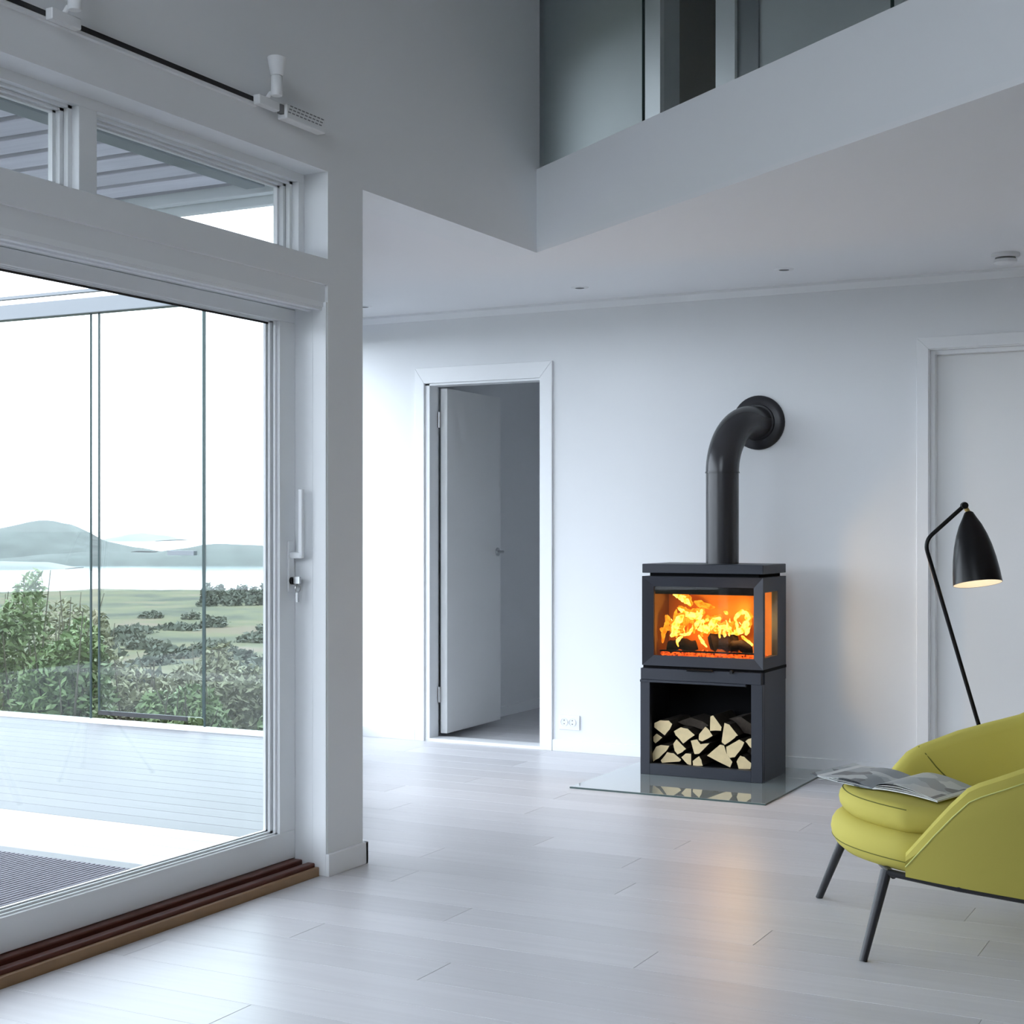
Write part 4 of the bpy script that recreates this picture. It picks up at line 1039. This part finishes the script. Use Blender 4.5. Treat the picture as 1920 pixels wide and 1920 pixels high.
TH = R(27.5); Fv = Vector((-math.sin(TH), math.cos(TH))); Rv = Vector((math.cos(TH), math.sin(TH)))
def far_pt(px_, d): q = Fv * d + Rv * ((px_ - 960) / 2823 * d); return q
def hill(name, label, cat, px0, px1, d, tops, depth, mat):
    """ridge standing on the far shore; tops = list of (fraction, height)"""
    a = far_pt(px0, d); b_ = far_pt(px1, d); dirv = (b_ - a); L_ = dirv.length; dirv.normalize(); nv = Vector((-dirv.y, dirv.x))
    if nv.dot(Fv) < 0: nv = -nv
    nx, ny = 40, 12; vs_, fs_ = [], []
    def hgt(t):
        for (t0, h0), (t1, h1) in zip(tops, tops[1:]):
            if t0 <= t <= t1:
                s_ = (t - t0) / (t1 - t0); s_ = s_*s_*(3-2*s_); return h0 + (h1 - h0) * s_
        return 0
    for j in range(ny + 1):
        v_ = j / ny; prof_ = math.sin(math.pi * min(1, v_ * 1.0)) ** 0.7
        for i in range(nx + 1):
            t = i / nx; q = a + dirv * (L_ * t) + nv * (depth * (v_ - 0.0))
            h = hgt(t) * prof_ * (1 + 0.22 * noise.noise(Vector((q.x * 0.05, q.y * 0.05, 2)))) if 0 < v_ < 1 else -0.5
            vs_.append((q.x, q.y, WL + h))
    for j in range(ny):
        for i in range(nx): fs_.append((j*(nx+1) + i, j*(nx+1) + i + 1, (j+1)*(nx+1) + i + 1, (j+1)*(nx+1) + i))
    c_ = (a + b_) / 2
    o = MB().add(vs_, fs_).build(name, mat, origin=(c_.x, c_.y, WL), smooth=True); o.location = (c_.x, c_.y, WL)
    return tag(o, label, cat)
hill('hill', 'tall rounded hill across the water', 'hill', -520, 200, 300, [(0, 3.0), (0.35, 5.0), (0.55, 6.0), (0.70, 7.4), (0.77, 6.6), (0.86, 3.6), (0.94, 2.4), (1.0, 1.2)], 60, 'hillrock')
hill('hill', 'low heathery ridge along the far shore', 'hill', -60, 800, 245, [(0, 0.9), (0.10, 1.6), (0.22, 2.2), (0.34, 2.0), (0.40, 2.7), (0.47, 3.5), (0.56, 3.2), (0.65, 2.8), (0.8, 3.2), (1.0, 2.6)], 42, 'hillrock')
hill('island', 'pale distant island beyond the low ridge', 'island', 170, 285, 700, [(0, 0.4), (0.2, 2.4), (0.45, 4.0), (0.7, 2.8), (1, 0.4)], 90, 'island')
hill('island', 'bare rocky spit lying in the near water', 'island', -200, 118, 226, [(0, 0.9), (0.5, 1.25), (0.8, 1.0), (1, 0.1)], 12, 'island')

def blob(name, label, px_, d, h, w_, mat='scrub', group=None, n_=260):
    q = far_pt(px_, d); z0_ = tz(q.x, q.y) - 0.05
    m_ = MB(); rnd = random.Random(int(px_ * 7 + d * 31)); ls = 0.13 * (w_ + h)
    for k in range(n_):
        a = rnd.uniform(0, 6.28); ph = math.asin(rnd.random()); k_ = rnd.uniform(0.7, 1.0) * (1 + 0.35 * noise.noise(Vector((math.cos(a) * 1.9 + px_, math.sin(a) * 1.9, ph * 2 + d))))
        c_ = Vector((math.cos(a) * math.cos(ph) * w_ * k_, math.sin(a) * math.cos(ph) * w_ * k_, math.sin(ph) * h * k_))
        u = Vector((rnd.uniform(-1, 1), rnd.uniform(-1, 1), rnd.uniform(-.2, 1))).normalized(); v = u.cross(Vector((rnd.uniform(-1, 1), rnd.uniform(-1, 1), rnd.uniform(-1, 1)))).normalized()
        l_ = ls * rnd.uniform(0.5, 1.1); b_ = len(m_.v)
        m_.v += [tuple(c_ - u*l_), tuple(c_ + v*l_*.5), tuple(c_ + u*l_), tuple(c_ - v*l_*.5)]
        m_.f.append([b_, b_+1, b_+2, b_+3]); m_.mi.append(0)
    o = m_.build(name, mat); o.location = (q.x, q.y, z0_)
    return tag(o, label, 'bush', group)
for i in range(8):
    blob('water_edge_bush', 'dark bush in the row at the water edge', 390 + i * 22, 112 + 7 * (i % 2), 1.2 + random.random() * 0.5, 0.66, group='bushes at the water edge')
placed = []
def free_spot(lo, hi, d0, d1, r_):
    for _ in range(60):
        px_, d = random.uniform(lo, hi), random.uniform(d0, d1); q = far_pt(px_, d)
        if all((q - p_).length > (r_ + r2) * 1.25 for p_, r2 in placed): placed.append((q, r_)); return px_, d
    return None
for i in range(22):
    r_ = 0.6 + random.random() * 0.9; sp_ = free_spot(180, 540, 42, 92, r_)
    if sp_: blob('heath_bush', 'low dark scrub clump scattered on the meadow', *sp_, 0.30 + random.random() * 0.35, r_, group='scrub clumps on the meadow')
for i in range(9):
    r_ = 0.55 + random.random() * 0.3; sp_ = free_spot(400, 560, 26, 40, r_)
    if sp_: blob('slope_bush', 'tall dark scrub bush near the meadow slope', *sp_, 0.9 + random.random() * 0.4, r_, group='thicket on the meadow slope')

def shrub(label, px_, d, h, w_, n_leaf, ls, mat, group):
    q = far_pt(px_, d); z0_ = tz(q.x, q.y)
    t = thing('shrub', label, 'shrub', (q.x, q.y, z0_), group=group)
    rnd = random.Random(int(px_ * 13 + d * 7))
    st_ = MB(); tips = []
    for k in range(16):
        a = rnd.uniform(0, 6.28); r_ = rnd.uniform(0.1, 1) * w_
        p0 = Vector((math.cos(a) * r_ * 0.25, math.sin(a) * r_ * 0.25, 0)); p2 = Vector((math.cos(a) * r_, math.sin(a) * r_, h * rnd.uniform(0.6, 0.98)))
        p1 = p0.lerp(p2, 0.5) + Vector((rnd.uniform(-.1, .1), rnd.uniform(-.1, .1), 0.12))
        st_.tube([p0, p1, p2], [0.014, 0.009, 0.004], 5); tips.append((p0, p1, p2))
    st_.build('stems', 'stem', t)
    lv_ = MB()
    for k in range(n_leaf):
        a = rnd.uniform(0, 6.28); rr = w_ * math.sqrt(rnd.random()); zz = h * rnd.random() ** 0.62
        lim = w_ * (1 - 0.40 * (zz / h) ** 2.6); rr = min(rr, lim) * rnd.uniform(0.75, 1.0)
        c_ = Vector((math.cos(a) * rr, math.sin(a) * rr, zz * (0.82 + 0.25 * noise.noise(Vector((math.cos(a) * rr * 2.2 + px_, math.sin(a) * rr * 2.2, 0))))))
        u = Vector((rnd.uniform(-1, 1), rnd.uniform(-1, 1), rnd.uniform(-.3, 1.0))).normalized(); v = u.cross(Vector((rnd.uniform(-1, 1), rnd.uniform(-1, 1), rnd.uniform(-1, 1)))).normalized()
        l_ = ls * rnd.uniform(0.6, 1.3); w2 = l_ * 0.36
        b_ = len(lv_.v)
        lv_.v += [tuple(c_ - u*l_), tuple(c_ + v*w2), tuple(c_ + u*l_), tuple(c_ - v*w2)]
        lv_.f.append([b_, b_+1, b_+2, b_+3]); lv_.mi.append(0)
    f_ = lv_.build('foliage', mat, t); f_['kind'] = 'stuff'
    return t
SH = [(-110, 11.9, 1.95, 0.50, 'leaf'), (120, 11.9, 1.70, 0.48, 'leaf'), (350, 11.9, 1.05, 0.50, 'leaf'), (580, 11.9, 1.1, 0.5, 'leaf'),
      (5, 13.2, 2.15, 0.52, 'leaf'), (245, 13.2, 1.35, 0.52, 'leaf2'), (480, 13.2, 1.20, 0.52, 'leaf2'),
      (-90, 14.6, 2.45, 0.55, 'leaf2'), (135, 14.6, 2.2, 0.55, 'leaf2'), (365, 14.6, 1.5, 0.55, 'leaf2'), (590, 14.6, 1.45, 0.55, 'leaf2')]
for i, (px_, d, h, w_, mt) in enumerate(SH):
    lab = 'tall leafy green shrub beyond the glass screen beside the hill view' if h > 1.6 else 'low olive shrub beyond the glass gate at the deck end'
    shrub(lab, px_, d, h, w_, 5200 if h > 1.6 else 4200, 0.042, mt, 'tall shrubs beyond the deck' if h > 1.6 else 'low shrubs beyond the deck')
